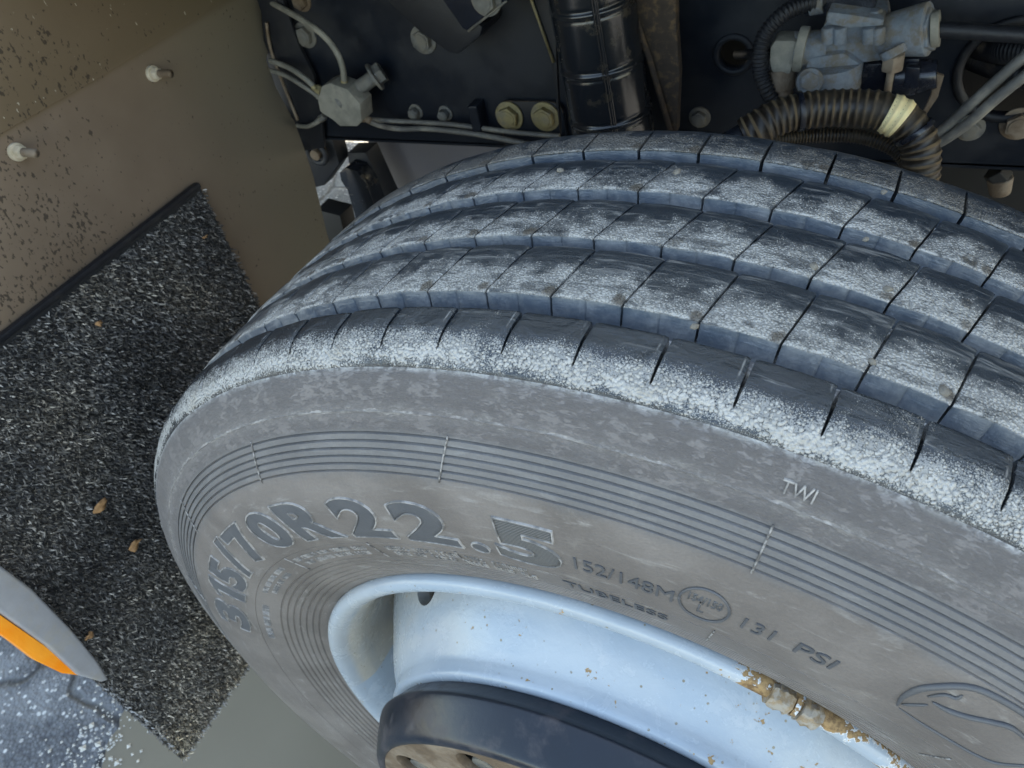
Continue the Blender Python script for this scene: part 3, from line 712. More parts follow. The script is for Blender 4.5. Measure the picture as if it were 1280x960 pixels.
for v in {v for e in be for v in e.verts}: snap(v)
r_ = bmesh.ops.extrude_edge_only(bm, edges=be)
for v in [g_ for g_ in r_['geom'] if isinstance(g_, bmesh.types.BMVert)]:
    rr_ = math.hypot(v.co.x, v.co.z); s_ = (rr_ - .010) / rr_; v.co = Vector((v.co.x * s_, v.co.y + .006, v.co.z * s_))
disc = link('wheel_disc', frm(bm, 'wheel_disc'), M['rim'], wheel); sharp(disc, 50)
drum = link('brake_drum', revolve([(.12, .12), (.12, .205), (-.02, .208), (-.06, .2), (-.07, .12)], 96, 'brake_drum'), M['iron'], wheel, True); sharp(drum)
# hub: black drum shaped cover with brown face and ten pockets
hubp = [(-.1600, .2100), (-.1680, .2145), (-.1725, .2175), (-.1760, .2178), (-.190, .2120), (-.200, .2070), (-.2035, .2045), (-.2050, .2015), (-.2052, .1985), (-.2040, .1965), (-.199, .196)]
hub = link('hub_cover', revolve(refine(hubp, 3), 240, 'hub_cover'), M['hub'], wheel)
HA = [R(114.5 + 36 * k) for k in range(10)]
bm = bmesh.new()
def annulus_holes():
    cu = bpy.data.curves.new('plate', 'CURVE'); cu.dimensions = '2D'; cu.fill_mode = 'BOTH'; cu.extrude = .003; cu.bevel_depth = .0008; cu.bevel_resolution = 1
    def ring(cx, cy, r, n):
        s_ = cu.splines.new('POLY'); s_.points.add(n - 1); s_.use_cyclic_u = True
        for i in range(n): a = 2 * PI * i / n; s_.points[i].co = (cx + r * math.cos(a), cy + r * math.sin(a), 0, 1)
    ring(0, 0, .1962, 160); ring(0, 0, .085, 80)
    for a in HA: ring(.1675 * math.cos(a), 0.1675 * math.sin(a), .0220, 36)
    ob = bpy.data.objects.new('plate', cu); COL.objects.link(ob)
    d = bpy.context.evaluated_depsgraph_get(); d.update(); m_ = bpy.data.meshes.new_from_object(ob.evaluated_get(d))
    bpy.data.objects.remove(ob); bpy.data.curves.remove(cu)
    for v in m_.vertices: x, y, z = v.co; v.co = (x, -.2000 - z, y)
    return m_
fp = link('hub_face', annulus_holes(), M['rust'], hub, False); sharp(fp, 30)
back = link('hub_back', revolve([(-.172, .2), (-.172, .02)], 96, 'hub_back'), M['iron'], hub)
ctr = link('hub_centre', revolve(refine([(-.19, .0855), (-.215, .085), (-.24, .078), (-.25, .06), (-.252, .001)], 3), 64, 'hub_centre'), M['hub'], hub)
nutme = None
for a in HA:
    p = Vector((.1675 * math.cos(a), 0, .1675 * math.sin(a)))
    if nutme is None:
        bm = cyl_bm((0, -.172, 0), (0, -.196, 0), .0165, .0150, b=.0012, hexa=True); bm = cyl_bm((0, -.19, 0), (0, -.201, 0), .0095, seg=16, b=.001, bm=bm)
        bm = cyl_bm((0, -.172, 0), (0, -.176, 0), .0185, seg=24, b=.0008, bm=bm)
        nutme = frm(bm, 'wheel_nut'); o = link('wheel_nut', nutme, M['zinc'], hub, False); sharp(o)
    else: o = bpy.data.objects.new('wheel_nut', nutme); COL.objects.link(o); o.parent = hub
    o.location = p; o.rotation_euler = (0, a * 1.3, 0)
# clip-on balance weight on the flange
def arcbox(a0, a1, prof_, name, mat, parent, n=14, rough=0.):
    V = []; F = []; m = len(prof_)
    for i in range(n + 1):
        a = a0 + (a1 - a0) * i / n
        for y, r in prof_:
            e = rough * noise.noise(Vector((a * 120, y * 300, r * 300))); V.append(((r + e) * math.cos(a), y + e, (r + e) * math.sin(a)))
    for i in range(n):
        for k in range(m): F.append((i * m + k, i * m + (k + 1) % m, (i + 1) * m + (k + 1) % m, (i + 1) * m + k))
    F.append(tuple(range(m))); F.append(tuple(n * m + k for k in range(m))[::-1])
    me_ = mesh(name, V, F); bm_ = bmesh.new(); bm_.from_mesh(me_); bmesh.ops.recalc_face_normals(bm_, faces=bm_.faces); bm_.to_mesh(me_); bm_.free()
    return sharp(link(name, me_, mat, parent, False), 45)
wp = [(-.128, .281), (-.1385, .2875), (-.1405, .2935), (-.1385, .3000), (-.1330, .3025), (-.128, .3000), (-.126, .290)]
M['leadw'] = mat_plain('corroded_lead_weight', (.34, .24, .14), .8, sc=220, var=.7, dust=(.46, .43, .38), dustamt=.55, bumps=.9, dsc=160)
bw = arcbox(R(66.3), R(63.6), wp, 'balance_weight', M['leadw'], rim, rough=.0012)
arcbox(R(62.4), R(60.0), wp, 'balance_weight', M['leadw'], rim, rough=.0014)
arcbox(R(63.6), R(62.4), [(-.128, .281), (-.1370, .2870), (-.1372, .2885), (-.128, .2890)], 'balance_weight', M['leadw'], rim, n=6, rough=.0006)
arcbox(R(63.35), R(62.75), [(-.130, .291), (-.1385, .2915), (-.1400, .2945), (-.1370, .2995), (-.131, .3015), (-.130, .298)], 'weight_clip', M['rim'], rim, n=5)
# stones caught in the tread
for i, (u, v, y, s_) in enumerate([(1180, 489, -.072, .0032), (1110, 361, -.020, .0026), (1017, 333, -.018, .0028), (868, 408, -.073, .0022), (1090, 452, -.071, .0022), (1105, 240, .03, .002), (892, 592, -.13, .0016), (1082, 299, .031, .0018), (700, 213, .034, .0028), (846, 215, .045, .0028)]):
    if v > 560: continue
    r0 = tread_r(y) if True else .5; d = ray(u, v); A = d[0] ** 2 + d[2] ** 2; B = 2 * (CP[0] * d[0] + CP[2] * d[2]); Cc = CP[0] ** 2 + CP[2] ** 2 - r0 * r0
    t = (-B - math.sqrt(B * B - 4 * A * Cc)) / (2 * A); p = CP + t * d
    o = rock('pebble', p.tolist(), s_, M['stone'], None, i + 1)
    LAB = ['round brown pebble at the sipe end of the second rib near the right edge', 'brown pebble caught at the near edge of the middle rib, right of centre', 'small grey pebble at the near edge of the middle rib above the long groove', 'tiny pebble at the groove edge of the second rib, left of the others', 'pale pebble on the second rib corner between two sipes', 'small pebble on the fourth rib toward the right', '', 'tiny pebble beside a sipe on the fourth rib, rightmost there', 'flat brown mud pebble on the fourth rib, leftmost of the tread stones', 'flat pebble in the dirt in the middle of the fourth rib']
    tag(o, LAB[i], 'pebble', 'pebbles stuck on the tread')

# ------------------------------------------------------------------ mudguard panel and bristle flap
PX = -.66
guard = thing('mudguard', 'flat brown mud-stained mudguard panel behind the black bristle flap, beside the tyre', 'mudguard', (PX, .1, -.25))
e1 = [at(330, 0, 0, PX), at(336, 60, 0, PX), at(333, 75, 0, PX), at(345, 109, 0, PX), at(371, 157, 0, PX), at(392, 220, 0, PX), at(409, 292, 0, PX)]
edge = [(PX, .49, .80), (PX, .488, .60)] + [tuple(p) for p in e1] + [(PX, .43, .0), (PX, .42, -.20)]
poly = [(PX, -.205, .80)] + edge + [(PX, -.205, -.20)]
def grid_panel(name, poly, nrm, th, mat, parent, b=.0015):
    return sharp(link(name, extrude_outline(poly, (-th, 0, 0), name, b), mat, parent, False), 30)
grid_panel('panel_sheet', poly, None, .006, M['guard'], guard)
# upper overlapping sheet with a stepped lower edge
up = [(PX + .003, -.205, .80), (PX + .003, .488, .80), (PX + .003, .405, .60), (PX + .003, .402, .515)]
sx = [(PX + .003, .395, .5035), (PX + .003, .37, .499), (PX + .003, .2, .4970), (PX + .003, .07, .4975), (PX + .003, -.205, .4975)]
grid_panel('upper_sheet', up + sx, None, .0045, M['guard'], guard, .0012)
for (u, v) in ((20, 190), (190, 92)):
    c_ = at(u, v, 0, PX)
    bt = link('guard_bolt', frm(cyl_bm((PX - .001, c_.y, c_.z), (PX + .004, c_.y, c_.z), .0090, seg=24, b=.0008), 'guard_bolt'), M['cadm'], guard, False); sharp(bt)
    bm = cyl_bm((PX + .004, c_.y, c_.z), (PX + .0110, c_.y, c_.z), .0068, b=.0008, hexa=True)
    sharp(link('nut', frm(bm, 'nut'), M['cadm'], bt, False))
    P = [Vector((PX + .012 + i * .00055, c_.y, c_.z)) for i in range(34)]
    link('bolt_shank', tube_mesh(P, lambda i: .0040 + .0005 * (i % 2), 12, 'bolt_shank'), M['rust'] if u > 100 else M['rust'], bt)
# bristle flap
FX = -.650
fl = thing('bristle_mudflap', 'black bristly spray-suppression mudflap hung on the brown mudguard panel', 'mudflap', (FX, .015, -.31))
y0, y1, z0, z1 = -.2185, .250, -.311, .338
bk = link('flap_backing', frm(box_bm(((PX + FX) / 2 - .001, (y0 + y1) / 2, (z0 + z1) / 2), (.009, y1 - y0, z1 - z0), b=.001), 'flap_backing'), M['matback'], fl, False)
link('flap_hem', frm(box_bm((FX - .003, (y0 + y1) / 2, z1 + .001), (.009, y1 - y0, .007), b=.002), 'flap_hem'), M['black'], fl, False)
N = 95000
yy = rng.uniform(y0 - .001, y1 + .001, N); zz = rng.uniform(z0 - .002, z1 - .006, N)
L = rng.uniform(.0035, .0075, N); W = rng.uniform(.0004, .0011, N)
az = rng.normal(0.0, .55, N); dirv = np.stack([rng.uniform(.25, .9, N), np.sin(az) * 1.0 + .7 * rng.choice([-1, 1], N) * rng.uniform(.2, 1, N), -np.abs(rng.normal(.45, .35, N))], 1)
dirv /= np.linalg.norm(dirv, axis=1)[:, None]
sidev = np.cross(dirv, np.array([1., 0, 0]) + rng.normal(0, .3, (N, 3))); sidev /= np.linalg.norm(sidev, axis=1)[:, None]
base = np.stack([np.full(N, FX - .003) + rng.uniform(0, .003, N), yy, zz], 1)
tip = base + dirv * L[:, None]; mid = base + dirv * (L * .55)[:, None]
V = np.stack([base - sidev * W[:, None] * .6, base + sidev * W[:, None] * .6, mid + sidev * W[:, None], tip, mid - sidev * W[:, None]], 1).reshape(-1, 3)
me = bpy.data.meshes.new('bristles'); me.vertices.add(len(V)); me.vertices.foreach_set('co', V.astype(np.float32).ravel())
me.loops.add(N * 5); me.loops.foreach_set('vertex_index', np.arange(N * 5, dtype=np.int32)); me.polygons.add(N); me.polygons.foreach_set('loop_start', np.arange(0, N * 5, 5, dtype=np.int32)); me.update(calc_edges=True)
t = rng.random(N); tone = np.where(t < .55, rng.uniform(.008, .03, N), np.where(t < .85, rng.uniform(.03, .09, N), rng.uniform(.09, .28, N)))
nz = np.array([noise.noise(Vector((0, a * 9, b * 9))) for a, b in zip(yy, zz)])
tone = tone * 1.6 * (1 + .7 * nz); low = np.clip((-.16 - zz) / .15, 0, 1); tone = tone * (1 + .8 * low) + .012 * low
warm = np.clip(nz * 1.5, 0, 1) * .35 + .25 * low
colr = np.stack([tone * (1.06 + .35 * warm), tone * (1 + .08 * warm), tone * (.92 - .35 * warm), np.ones(N)], 1)
edgeb = (zz < z0 + .006) | (yy < y0 + .004); colr[edgeb & (rng.random(N) < .4), :3] = .35
ca = me.color_attributes.new('tone', 'FLOAT_COLOR', 'POINT'); ca.data.foreach_set('color', np.repeat(colr, 5, axis=0).astype(np.float32).ravel())
o = link('bristles', me, M['bristle'], fl, False); o['kind'] = 'stuff'
# dry leaves and crumbs caught in the bristles
M['leaf'] = mat_plain('dry_brown_leaf', (.36, .20, .09), .7, sc=150, var=.5, bumps=.4)
def leaf(u, v, s_, lab, seed):
    c_ = at(u, v, 0, FX + .007); bm = bmesh.new(); rd = random.Random(seed); n = 11
    cv = bm.verts.new((.0015, 0, 0)); ring = []
    for i in range(n):
        a = 2 * PI * i / n; rr_ = s_ * (1 + rd.uniform(-.3, .25)); ring.append(bm.verts.new((rd.uniform(-.002, .003), rr_ * math.cos(a), .62 * rr_ * math.sin(a))))
    for i in range(n): bm.faces.new((cv, ring[i], ring[(i + 1) % n]))
    bmesh.ops.subdivide_edges(bm, edges=bm.edges, cuts=1, fractal=.4, along_normal=0, seed=seed)
    r_ = bmesh.ops.solidify(bm, geom=bm.faces, thickness=.0006)
    bmesh.ops.translate(bm, vec=c_, verts=bm.verts)
    tag(link('dry_leaf', frm(bm, 'dry_leaf'), M['leaf'], None, True), lab, 'leaf', 'dry leaf scraps on the bristle flap')
leaf(126, 632, .0105, 'orange-brown dry leaf scrap on the bristle flap, left of the tyre edge', 1)
leaf(169, 681, .0095, 'brown leaf scrap on the bristle flap just below the larger orange one', 2)
leaf(112, 794, .0060, 'small pale curled leaf scrap near the grey fender tip', 3)
leaf(124, 404, .0050, 'small tan leaf crumb in the upper bristles', 4)
leaf(256, 296, .0032, 'tiny cream crumb close to the flap top corner', 5)

# fender edge and side marker lower left
fe = thing('fender_edge', 'smooth grey vertical fender edge tapering to a point over the bristle flap', 'fender', (-.6, -.23, -.03))
fx = -.602
inner = [at(-60, 640, 0, fx), at(0, 706, 0, fx), at(40, 736, 0, fx), at(90, 787, 0, fx), at(122, 826, 0, fx), at(137, 850, 0, fx)]
outer = [at(128, 853, 0, fx), at(100, 845, 0, fx), at(60, 808, 0, fx), at(0, 765, 0, fx), at(-60, 712, 0, fx)]
pl = [tuple(p) for p in inner + outer]
bm = bmesh.new(); bm.faces.new([bm.verts.new(p) for p in pl]); bmesh.ops.recalc_face_normals(bm, faces=bm.faces)
r_ = bmesh.ops.extrude_face_region(bm, geom=bm.faces[:]); bmesh.ops.translate(bm, vec=(-.020, 0, 0), verts=[g_ for g_ in r_['geom'] if isinstance(g_, bmesh.types.BMVert)])
bmesh.ops.recalc_face_normals(bm, faces=bm.faces); bev(bm, .0035, 3, 30)
sharp(link('fender_lip', frm(bm, 'fender_lip'), M['fender'], fe, False), 50)
lx = fx - .008
a_ = [at(-60, 712, 0, lx), at(0, 768, 0, lx), at(55, 806, 0, lx), at(102, 845, 0, lx), at(78, 842, 0, lx), at(45, 826, 0, lx), at(15, 803, 0, lx), at(-60, 750, 0, lx)]
sharp(link('side_marker', extrude_outline([tuple(p) for p in a_], (-.012, -.0, 0), 'side_marker', .002), M['amber'], fe, False), 40)['label'] = 'bright orange side marker lens'

# ------------------------------------------------------------------ chassis behind the tyre
RY = .47
rail = thing('frame_rail', 'blue-black painted steel chassis rail running behind the top of the tyre', 'chassis rail', (0, RY, .287))
def rail_web():
    cu = bpy.data.curves.new('web', 'CURVE'); cu.dimensions = '2D'; cu.fill_mode = 'BOTH'; cu.extrude = .004; cu.bevel_depth = .001; cu.bevel_resolution = 1
    s_ = cu.splines.new('POLY'); pts = [(-.80, .291), (1.6, .291), (1.6, .60), (-.80, .60)]; s_.points.add(3); s_.use_cyclic_u = True
    for i, p in enumerate(pts): s_.points[i].co = (*p, 0, 1)
    for cx, cy, r in ((-.0445, .4055, .0160), (.212, .388, .044), (-.12, .52, .02)):
        s_ = cu.splines.new('POLY'); s_.points.add(39); s_.use_cyclic_u = True
        for i in range(40): a = 2 * PI * i / 40; s_.points[i].co = (cx + r * math.cos(a), cy + r * math.sin(a), 0, 1)
    ob = bpy.data.objects.new('web', cu); COL.objects.link(ob); d = bpy.context.evaluated_depsgraph_get(); d.update()
    m_ = bpy.data.meshes.new_from_object(ob.evaluated_get(d)); bpy.data.objects.remove(ob); bpy.data.curves.remove(cu)
    for v in m_.vertices: x, y, z = v.co; v.co = (x, RY + .005 - z, y)
    return m_
sharp(link('web', rail_web(), M['rail'], rail, False), 30)
link('bottom_flange', frm(box_bm((.40, RY + .04, .291), (2.4, .080, .008), b=.002), 'bottom_flange'), M['rail'], rail, False)
def bolt(u, v, r, mat, y=RY, name='bolt', wash=True, h=.010, parent=None, tilt=0):
    c_ = atY(u, v, y - h); 
    bm = cyl_bm((c_.x, y, c_.z), (c_.x, y - .0025, c_.z), r * 1.35, seg=28, b=.0006)
    o = link(name, frm(bm, name), mat, parent or rail, False); sharp(o)
    bm = cyl_bm((c_.x, y - .0025, c_.z), (c_.x, y - h, c_.z), r, b=.0011, hexa=True)
    bmesh.ops.rotate(bm, cent=c_, matrix=Matrix.Rotation(tilt, 3, 'Y'), verts=bm.verts)
    bm = cyl_bm((c_.x, y - h + .001, c_.z), (c_.x, y - h - .0012, c_.z), r * .72, seg=24, b=.0006, bm=bm)
    sharp(link('bolt_head', frm(bm, 'bolt_head'), mat, o, False)); return o
bolt(377, 47, .0125, M['zinc'], tilt=.3); bolt(525, 53, .0130, M['zinc'], tilt=.1)
bolt(515, 144, .0075, M['zinc'], tilt=.2, h=.012); bolt(552, 146, .0075, M['zinc'], tilt=.5, h=.012)
bolt(872, 151, .0090, M['zinc']); bolt(1212, 165, .0100, M['zinc'], tilt=.2); bolt(1273, 160, .0120, M['rust']); bolt(372, 4, .010, M['rust'])
# bolted plate
rp = []
c0, c1 = atY(621, 126, RY - .008), atY(702, 128, RY - .008); zb = .285 + .01
x0_, x1_, zt = c0.x, c1.x, c0.z
for cx, sgn in ((x1_ - .014, 1), (x0_ + .014, -1)):
    for k in range(7):
        a = PI / 2 - sgn * 0 - (PI / 2) * k / 6 if sgn > 0 else PI - (PI / 2) * (6 - k) / 6 * 1
        a = (PI / 2) * (k / 6) if sgn > 0 else PI / 2 + (PI / 2) * (k / 6)
        rp.append((cx + .014 * math.cos(a), RY - .0005, zt - .014 + .014 * math.sin(a)))
rp = rp + [(x0_, RY - .0005, zb), (x1_, RY - .0005, zb)]
pt = link('backing_plate', extrude_outline(rp, (0, -.008, 0), 'backing_plate', .0012), M['rail'], rail, False); sharp(pt)
link('plate_edge', tube_mesh([Vector(p) + Vector((0, -.0075, 0)) for p in rp[:-1]][:15], .0008, 6, 'plate_edge'), M['rustdk'], pt)
bolt(633, 149, .0138, M['brass'], RY - .009, tilt=.2); bolt(678, 150, .0138, M['brass'], RY - .009, tilt=0.)
# long stand-off bolt behind the junction block
so = atY(467, 97, RY - .03); s0 = atY(436, 118, RY - .035)
bm = cyl_bm((s0.x, RY - .060, s0.z), (so.x, RY - .03, so.z), .0095, seg=20, b=.001)
sb = link('standoff_bolt', frm(bm, 'standoff_bolt'), M['zinc'], rail, False); sharp(sb)
dd = (so - Vector((s0.x, RY - .06, s0.z))).normalized()
bm = cyl_bm(so, so + dd * .004, .018, seg=28, b=.001); bm = cyl_bm(so + dd * .004, so + dd * .014, .0135, b=.001, bm=bm, hexa=True)
sharp(link('bolt_head', frm(bm, 'bolt_head'), M['zinc'], sb, False))
cl = atY(594, 148, RY - .02)
link('tube_clip', frm(box_bm((cl.x, RY - .012, cl.z), (.013, .022, .034), b=.002), 'tube_clip'), M['rail'], rail, False)
# dark flaky bracket at the rail end, beside the panel
BY = .455
br = [atY(322, -30, BY), atY(352, -5, BY), atY(372, 55, BY), atY(392, 95, BY), atY(402, 150, BY), atY(405, 185, BY), atY(372, 190, BY), atY(345, 110, BY), atY(330, 60, BY)]
o = sharp(link('end_bracket', extrude_outline([tuple(p) for p in br], (0, .006, 0), 'end_bracket', .001), M['rustdk'] if False else M['black'], None, False))
tag(o, 'narrow black bracket between the brown panel and the tube junction block', 'bracket')
e_ = [atY(333, 28, BY - .004), atY(338, 60, BY - .004), atY(352, 100, BY - .004), atY(372, 150, BY - .004)]
link('bracket_edge', tube_mesh(smooth_path(e_, 6), .0022, 6, 'bracket_edge'), M['rust'], o)

# junction block with tubes
jb = thing('tube_junction', 'pale grey block joining small air tubes, left of the long stand-off bolt', 'pipe junction', tuple(atY(425, 130, .42)))
JY = .405
bp = [atY(u, v, JY) for u, v in ((402, 108), (412, 104), (434, 112), (450, 130), (452, 152), (446, 158), (425, 158), (416, 150), (400, 140), (397, 125))]
sharp(link('block', extrude_outline([tuple(p) for p in bp], (0, .028, 0), 'block', .0016), M['grey'], jb, False), 35)
c_ = atY(437, 124, JY + .035); sharp(link('block_boss', frm(cyl_bm((c_.x, JY + .028, c_.z), (c_.x, JY + .05, c_.z), .021, seg=28, b=.002), 'block_boss'), M['grey'], jb, False))
def fitting(p0, p1, mat, r=.0062, par=jb):
    p0 = Vector(p0); p1 = Vector(p1); d = p1 - p0
    bm = cyl_bm(p0, p0 + d * .55, r, b=.0008, hexa=True); bm = cyl_bm(p0 + d * .5, p1, r * .72, seg=18, b=.0008, bm=bm)
    sharp(link('fitting', frm(bm, 'fitting'), mat, par, False))
TY = .418
fitting(atY(429, 114, TY), atY(430, 100, TY), M['brass'])
fitting(atY(402, 114, TY), atY(391, 108, TY), M['brass']); fitting(atY(402, 122, TY), atY(393, 117, TY), M['grey'], .005)
fitting(atY(406, 145, TY), atY(395, 153, TY), M['zinc'], .005); fitting(atY(448, 145, TY), atY(463, 151, TY), M['rust'], .006)
def tube(px, ys, r, mat, lab, grp='small air tubes at the junction block', nm='air_tube', cat='tube', seg=12):
    n = len(px); ys = ys if isinstance(ys, (list, tuple)) else [ys] * n
    P = smooth_path([atY(u, v, y) for (u, v), y in zip(px, ys)], 10)
    return tag(link(nm, tube_mesh(P, r, seg, nm), mat), lab, cat, grp)
tube([(328, -3), (350, 9), (378, 25), (404, 44), (420, 64), (428, 84), (430, 104)], [.47, .45, .43, .42, TY, TY, TY], .0038, M['grey'], 'pale tube curving from the top corner down onto the junction block')
tube([(338, 76), (360, 84), (380, 97), (394, 110)], [.45, .43, TY, TY], .0036, M['grey'], 'upper of two pale tubes entering the junction block from the left')
tube([(338, 88), (358, 95), (378, 107), (396, 119)], [.45, .43, TY, TY], .0030, M['grey'], 'lower of two pale tubes entering the junction block from the left')
tube([(372, 157), (384, 158), (394, 154), (403, 148)], [.45, .43, TY, TY], .0030, M['grey'], 'short tube hooking under the lower left of the junction block')
tube([(450, 148), (470, 150), (510, 152), (560, 155), (600, 160), (650, 166), (700, 170)], [TY, .44, .452, .452, .452, .452, .452], .0031, M['tube'], 'upper thin tube running right along the rail from the junction block')
tube([(458, 150), (475, 157), (498, 161), (535, 161), (590, 167), (640, 176), (690, 186)], [TY, .43, .448, .448, .448, .448, .448], .0034, M['tube'], 'lower thin tube running right along the rail from the junction block')

# dark bar and box bracket at the top
ba = thing('diagonal_bar', 'black square steel bar reaching down diagonally in front of the rail at the top', 'bracket', tuple(atY(560, 50, .44)))
bpts = [atY(u, v, .415) for u, v in ((440, -40), (500, -40), (603, 34), (600, 46), (572, 68), (560, 66), (520, 36))]
sharp(link('bar', extrude_outline([tuple(p) for p in bpts], (0, .055, 0), 'bar', .003), M['black'], ba, False), 35)
bpts = [atY(u, v, .375) for u, v in ((525, -40), (655, -40), (634, 2), (588, 40), (578, 36))]
sharp(link('bar_box', extrude_outline([tuple(p) for p in bpts], (0, .036, 0), 'bar_box', .002), M['blackgloss'], ba, False), 35)
bolt(603, 3, .0125, M['zinc'], .375, parent=ba)
link('flange_edge', tube_mesh([atY(585, 39, .372), atY(633, 1, .372)], .0014, 6, 'flange_edge'), M['zinc'], ba)

# black ribbed duct / air bellows tube behind tyre
DY = .385
pa0, pa1 = atY(734, -40, DY), atY(768, 175, DY)
du = thing('ribbed_duct', 'thick satin black cylinder with ring seams rising behind the tyre', 'duct', tuple(pa1))
axv = (pa1 - pa0); Ld = axv.length; axn = axv.normalized(); rad = .0405
n = 120; P = [pa0 + axn * (Ld * i / n) for i in range(n + 1)]
def drad(i):
    s_ = Ld * i / n; r = rad + .003 * (i / n)
    for c0_ in (atY(745, 2, DY), atY(752, 76, DY), atY(760, 139, DY)):
        d = abs(s_ - (c0_ - pa0).dot(axn)); r += .0014 * math.exp(-(d / .0016) ** 2) - .0008 * math.exp(-((d - .004) / .0014) ** 2)
    return r
link('duct_shell', tube_mesh(P, drad, 64, 'duct_shell'), M['duct'], du)
U_ = Vector((1, 0, 0)); U_ = (U_ - axn * U_.dot(axn)).normalized(); W_ = axn.cross(U_); 
if W_.y > 0: W_ = -W_
for a in (62, 64.5, 68, 141):
    d = U_ * math.cos(R(a)) + W_ * math.sin(R(a)); link('duct_seam', tube_mesh([p + d * (rad + .0015) for p in P[::4]], .0013, 6, 'duct_seam'), M['duct'], du)
# rusty leaf brackets beside the duct
q1 = [atY(u, v, .40) for u, v in ((778, -40), (845, -40), (845, 30), (849, 90), (846, 165), (838, 165))]
o = sharp(link('rusty_bracket', extrude_outline([tuple(p) for p in q1], (0, .012, 0), 'rusty_bracket', .0012), M['rustdk'], None, False))
tag(o, 'dark rust-flecked triangular plate just right of the black cylinder', 'bracket')
link('bracket_rim', tube_mesh([atY(773, -40, .396), atY(786, 0, .396), atY(812, 75, .396), atY(838, 165, .396)], .0032, 8, 'bracket_rim'), M['rustdk'], o)
q2 = [atY(u, v, .43) for u, v in ((640, -40), (690, -40), (700, 170), (690, 85), (668, 10))]
o = sharp(link('thin_gusset', extrude_outline([tuple(p) for p in q2], (0, .006, 0), 'thin_gusset', .0008), M['black'], None, False))
tag(o, 'thin black gusset with a pale worn edge left of the black cylinder', 'bracket')
link('gusset_edge', tube_mesh([atY(652, -40, .428), atY(667, 8, .428), atY(692, 78, .428)], .0017, 6, 'gusset_edge'), M['brass'], o)

# ------------------------------------------------------------------ valve group
VY = .40
vl = thing('relay_valve', 'pale cast aluminium air valve with side ports above the thick corrugated hose', 'valve', tuple(atY(1060, 110, VY)))
def vbox(u0, v0, u1, v1, y, d, name, mat, b=.003, rot=0):
    pts = [atY(u, v, y) for u, v in ((u0, v0), (u1, v0), (u1, v1), (u0, v1))]
    return sharp(link(name, extrude_outline([tuple(p) for p in pts], (0, d, 0), name, b), mat, vl, False), 35)
def vpoly(px, y, d, name, mat, b=.003):
    return sharp(link(name, extrude_outline([tuple(atY(u, v, y)) for u, v in px], (0, d, 0), name, b), mat, vl, False), 35)
def vcyl(a, b_, ya, yb, r0, r1, name, mat, bv=.001, hexa=False, seg=28):
    return sharp(link(name, frm(cyl_bm(atY(*a, ya), atY(*b_, yb), r0, r1, seg=seg, b=bv, hexa=hexa), name), mat, vl, False), 35)
vpoly([(1028, 34), (1036, 20), (1092, 20), (1105, 28), (1106, 52), (1108, 76), (1075, 80), (1031, 80)], VY, .05, 'valve_body', M['alu'], .004)
vpoly([(1010, 72), (1055, 66), (1076, 80), (1074, 118), (1004, 122), (1003, 95)], VY - .008, .05, 'valve_body_lower', M['alu'], .005)
vcyl((1040, 78), (1040, 118), VY + .002, VY + .002, .027, .024, 'valve_barrel', M['alu'], .003)
vpoly([(1034, 14), (1104, 24), (1104, 33), (1060, 36), (1032, 30)], VY - .006, .05, 'valve_cap', M['alu'], .003)
for u, v in ((1044, 13), (1092, 12)): vcyl((u, v + 14), (u, v), VY + .01, VY + .01, .0085, .007, 'cap_screw', M['alu'], .0012, hexa=True)
for u in (1035, 1050, 1086, 1098):
    vcyl((u, 34), (u, 54), VY - .006, VY - .006, .0055, .0055, 'body_boss', M['alu'], .0012)
vcyl((1100, 45), (1161, 36), VY + .014, VY + .006, .017, .0225, 'side_port', M['alu'], .002)
vcyl((1155, 38), (1167, 36), VY + .008, VY + .006, .0190, .0185, 'port_nut', M['alu'], .001, hexa=True); vcyl((1164, 37), (1175, 35), VY + .006, VY + .006, .0150, .0150, 'port_collar', M['grey'], .001)
vcyl((1030, 62), (990, 62), VY + .012, VY + .006, .0175, .0155, 'left_port', M['alu'], .001); vcyl((1008, 62), (996, 61), VY + .006, VY + .006, .0200, .0200, 'left_collar', M['grey'], .0015)
vpoly([(962, 60), (968, 50), (996, 51), (998, 73), (990, 86), (988, 94), (964, 92), (961, 78)], VY - .008, .026, 'elbow', M['grey'], .004)
vcyl((977, 86), (978, 112), VY + .004, VY, .0125, .0118, 'elbow_neck', M['rust'], .002); vcyl((978, 108), (982, 128), VY, VY, .0088, .0080, 'elbow_tail', M['rust'], .001)
vcyl((1012, 102), (1012, 101), VY - .030, VY + .01, .0115, .013, 'front_boss', M['alu'], .002); vcyl((1012, 102), (1012, 101.6), VY - .034, VY - .020, .0085, .0085, 'front_plug', M['alu'], .001, hexa=True)
vcyl((1118, 66), (1115, 86), VY - .012, VY - .010, .0098, .0098, 'drain_plug', M['rust'], .0015, hexa=True); vcyl((1115, 60), (1119, 70), VY - .01, VY - .012, .0115, .0105, 'drain_plug_seat', M['alu'], .0015)
vcyl((1114, 86), (1108, 122), VY - .010, VY - .008, .0032, .0032, 'drain_stem', M['rust'], .0005)
vpoly([(1074, 81), (1108, 79), (1106, 120), (1073, 122)], VY + .004, .03, 'black_housing', M['blackgloss'], .003)
vpoly([(1064, 84), (1076, 78), (1074, 112), (1066, 116)], VY - .002, .03, 'body_web', M['alu'], .002)
vcyl((1112, 96), (1148, 96), VY + .01, VY + .01, .0170, .0165, 'connector', M['blackgloss'], .002); vcyl((1146, 96), (1172, 92), VY + .01, VY + .01, .0150, .0125, 'connector_tail', M['blackgloss'], .002)
vpoly([(1132, 84), (1150, 85), (1148, 112), (1129, 111)], VY - .008, .01, 'connector_latch', M['blackgloss'], .0015)
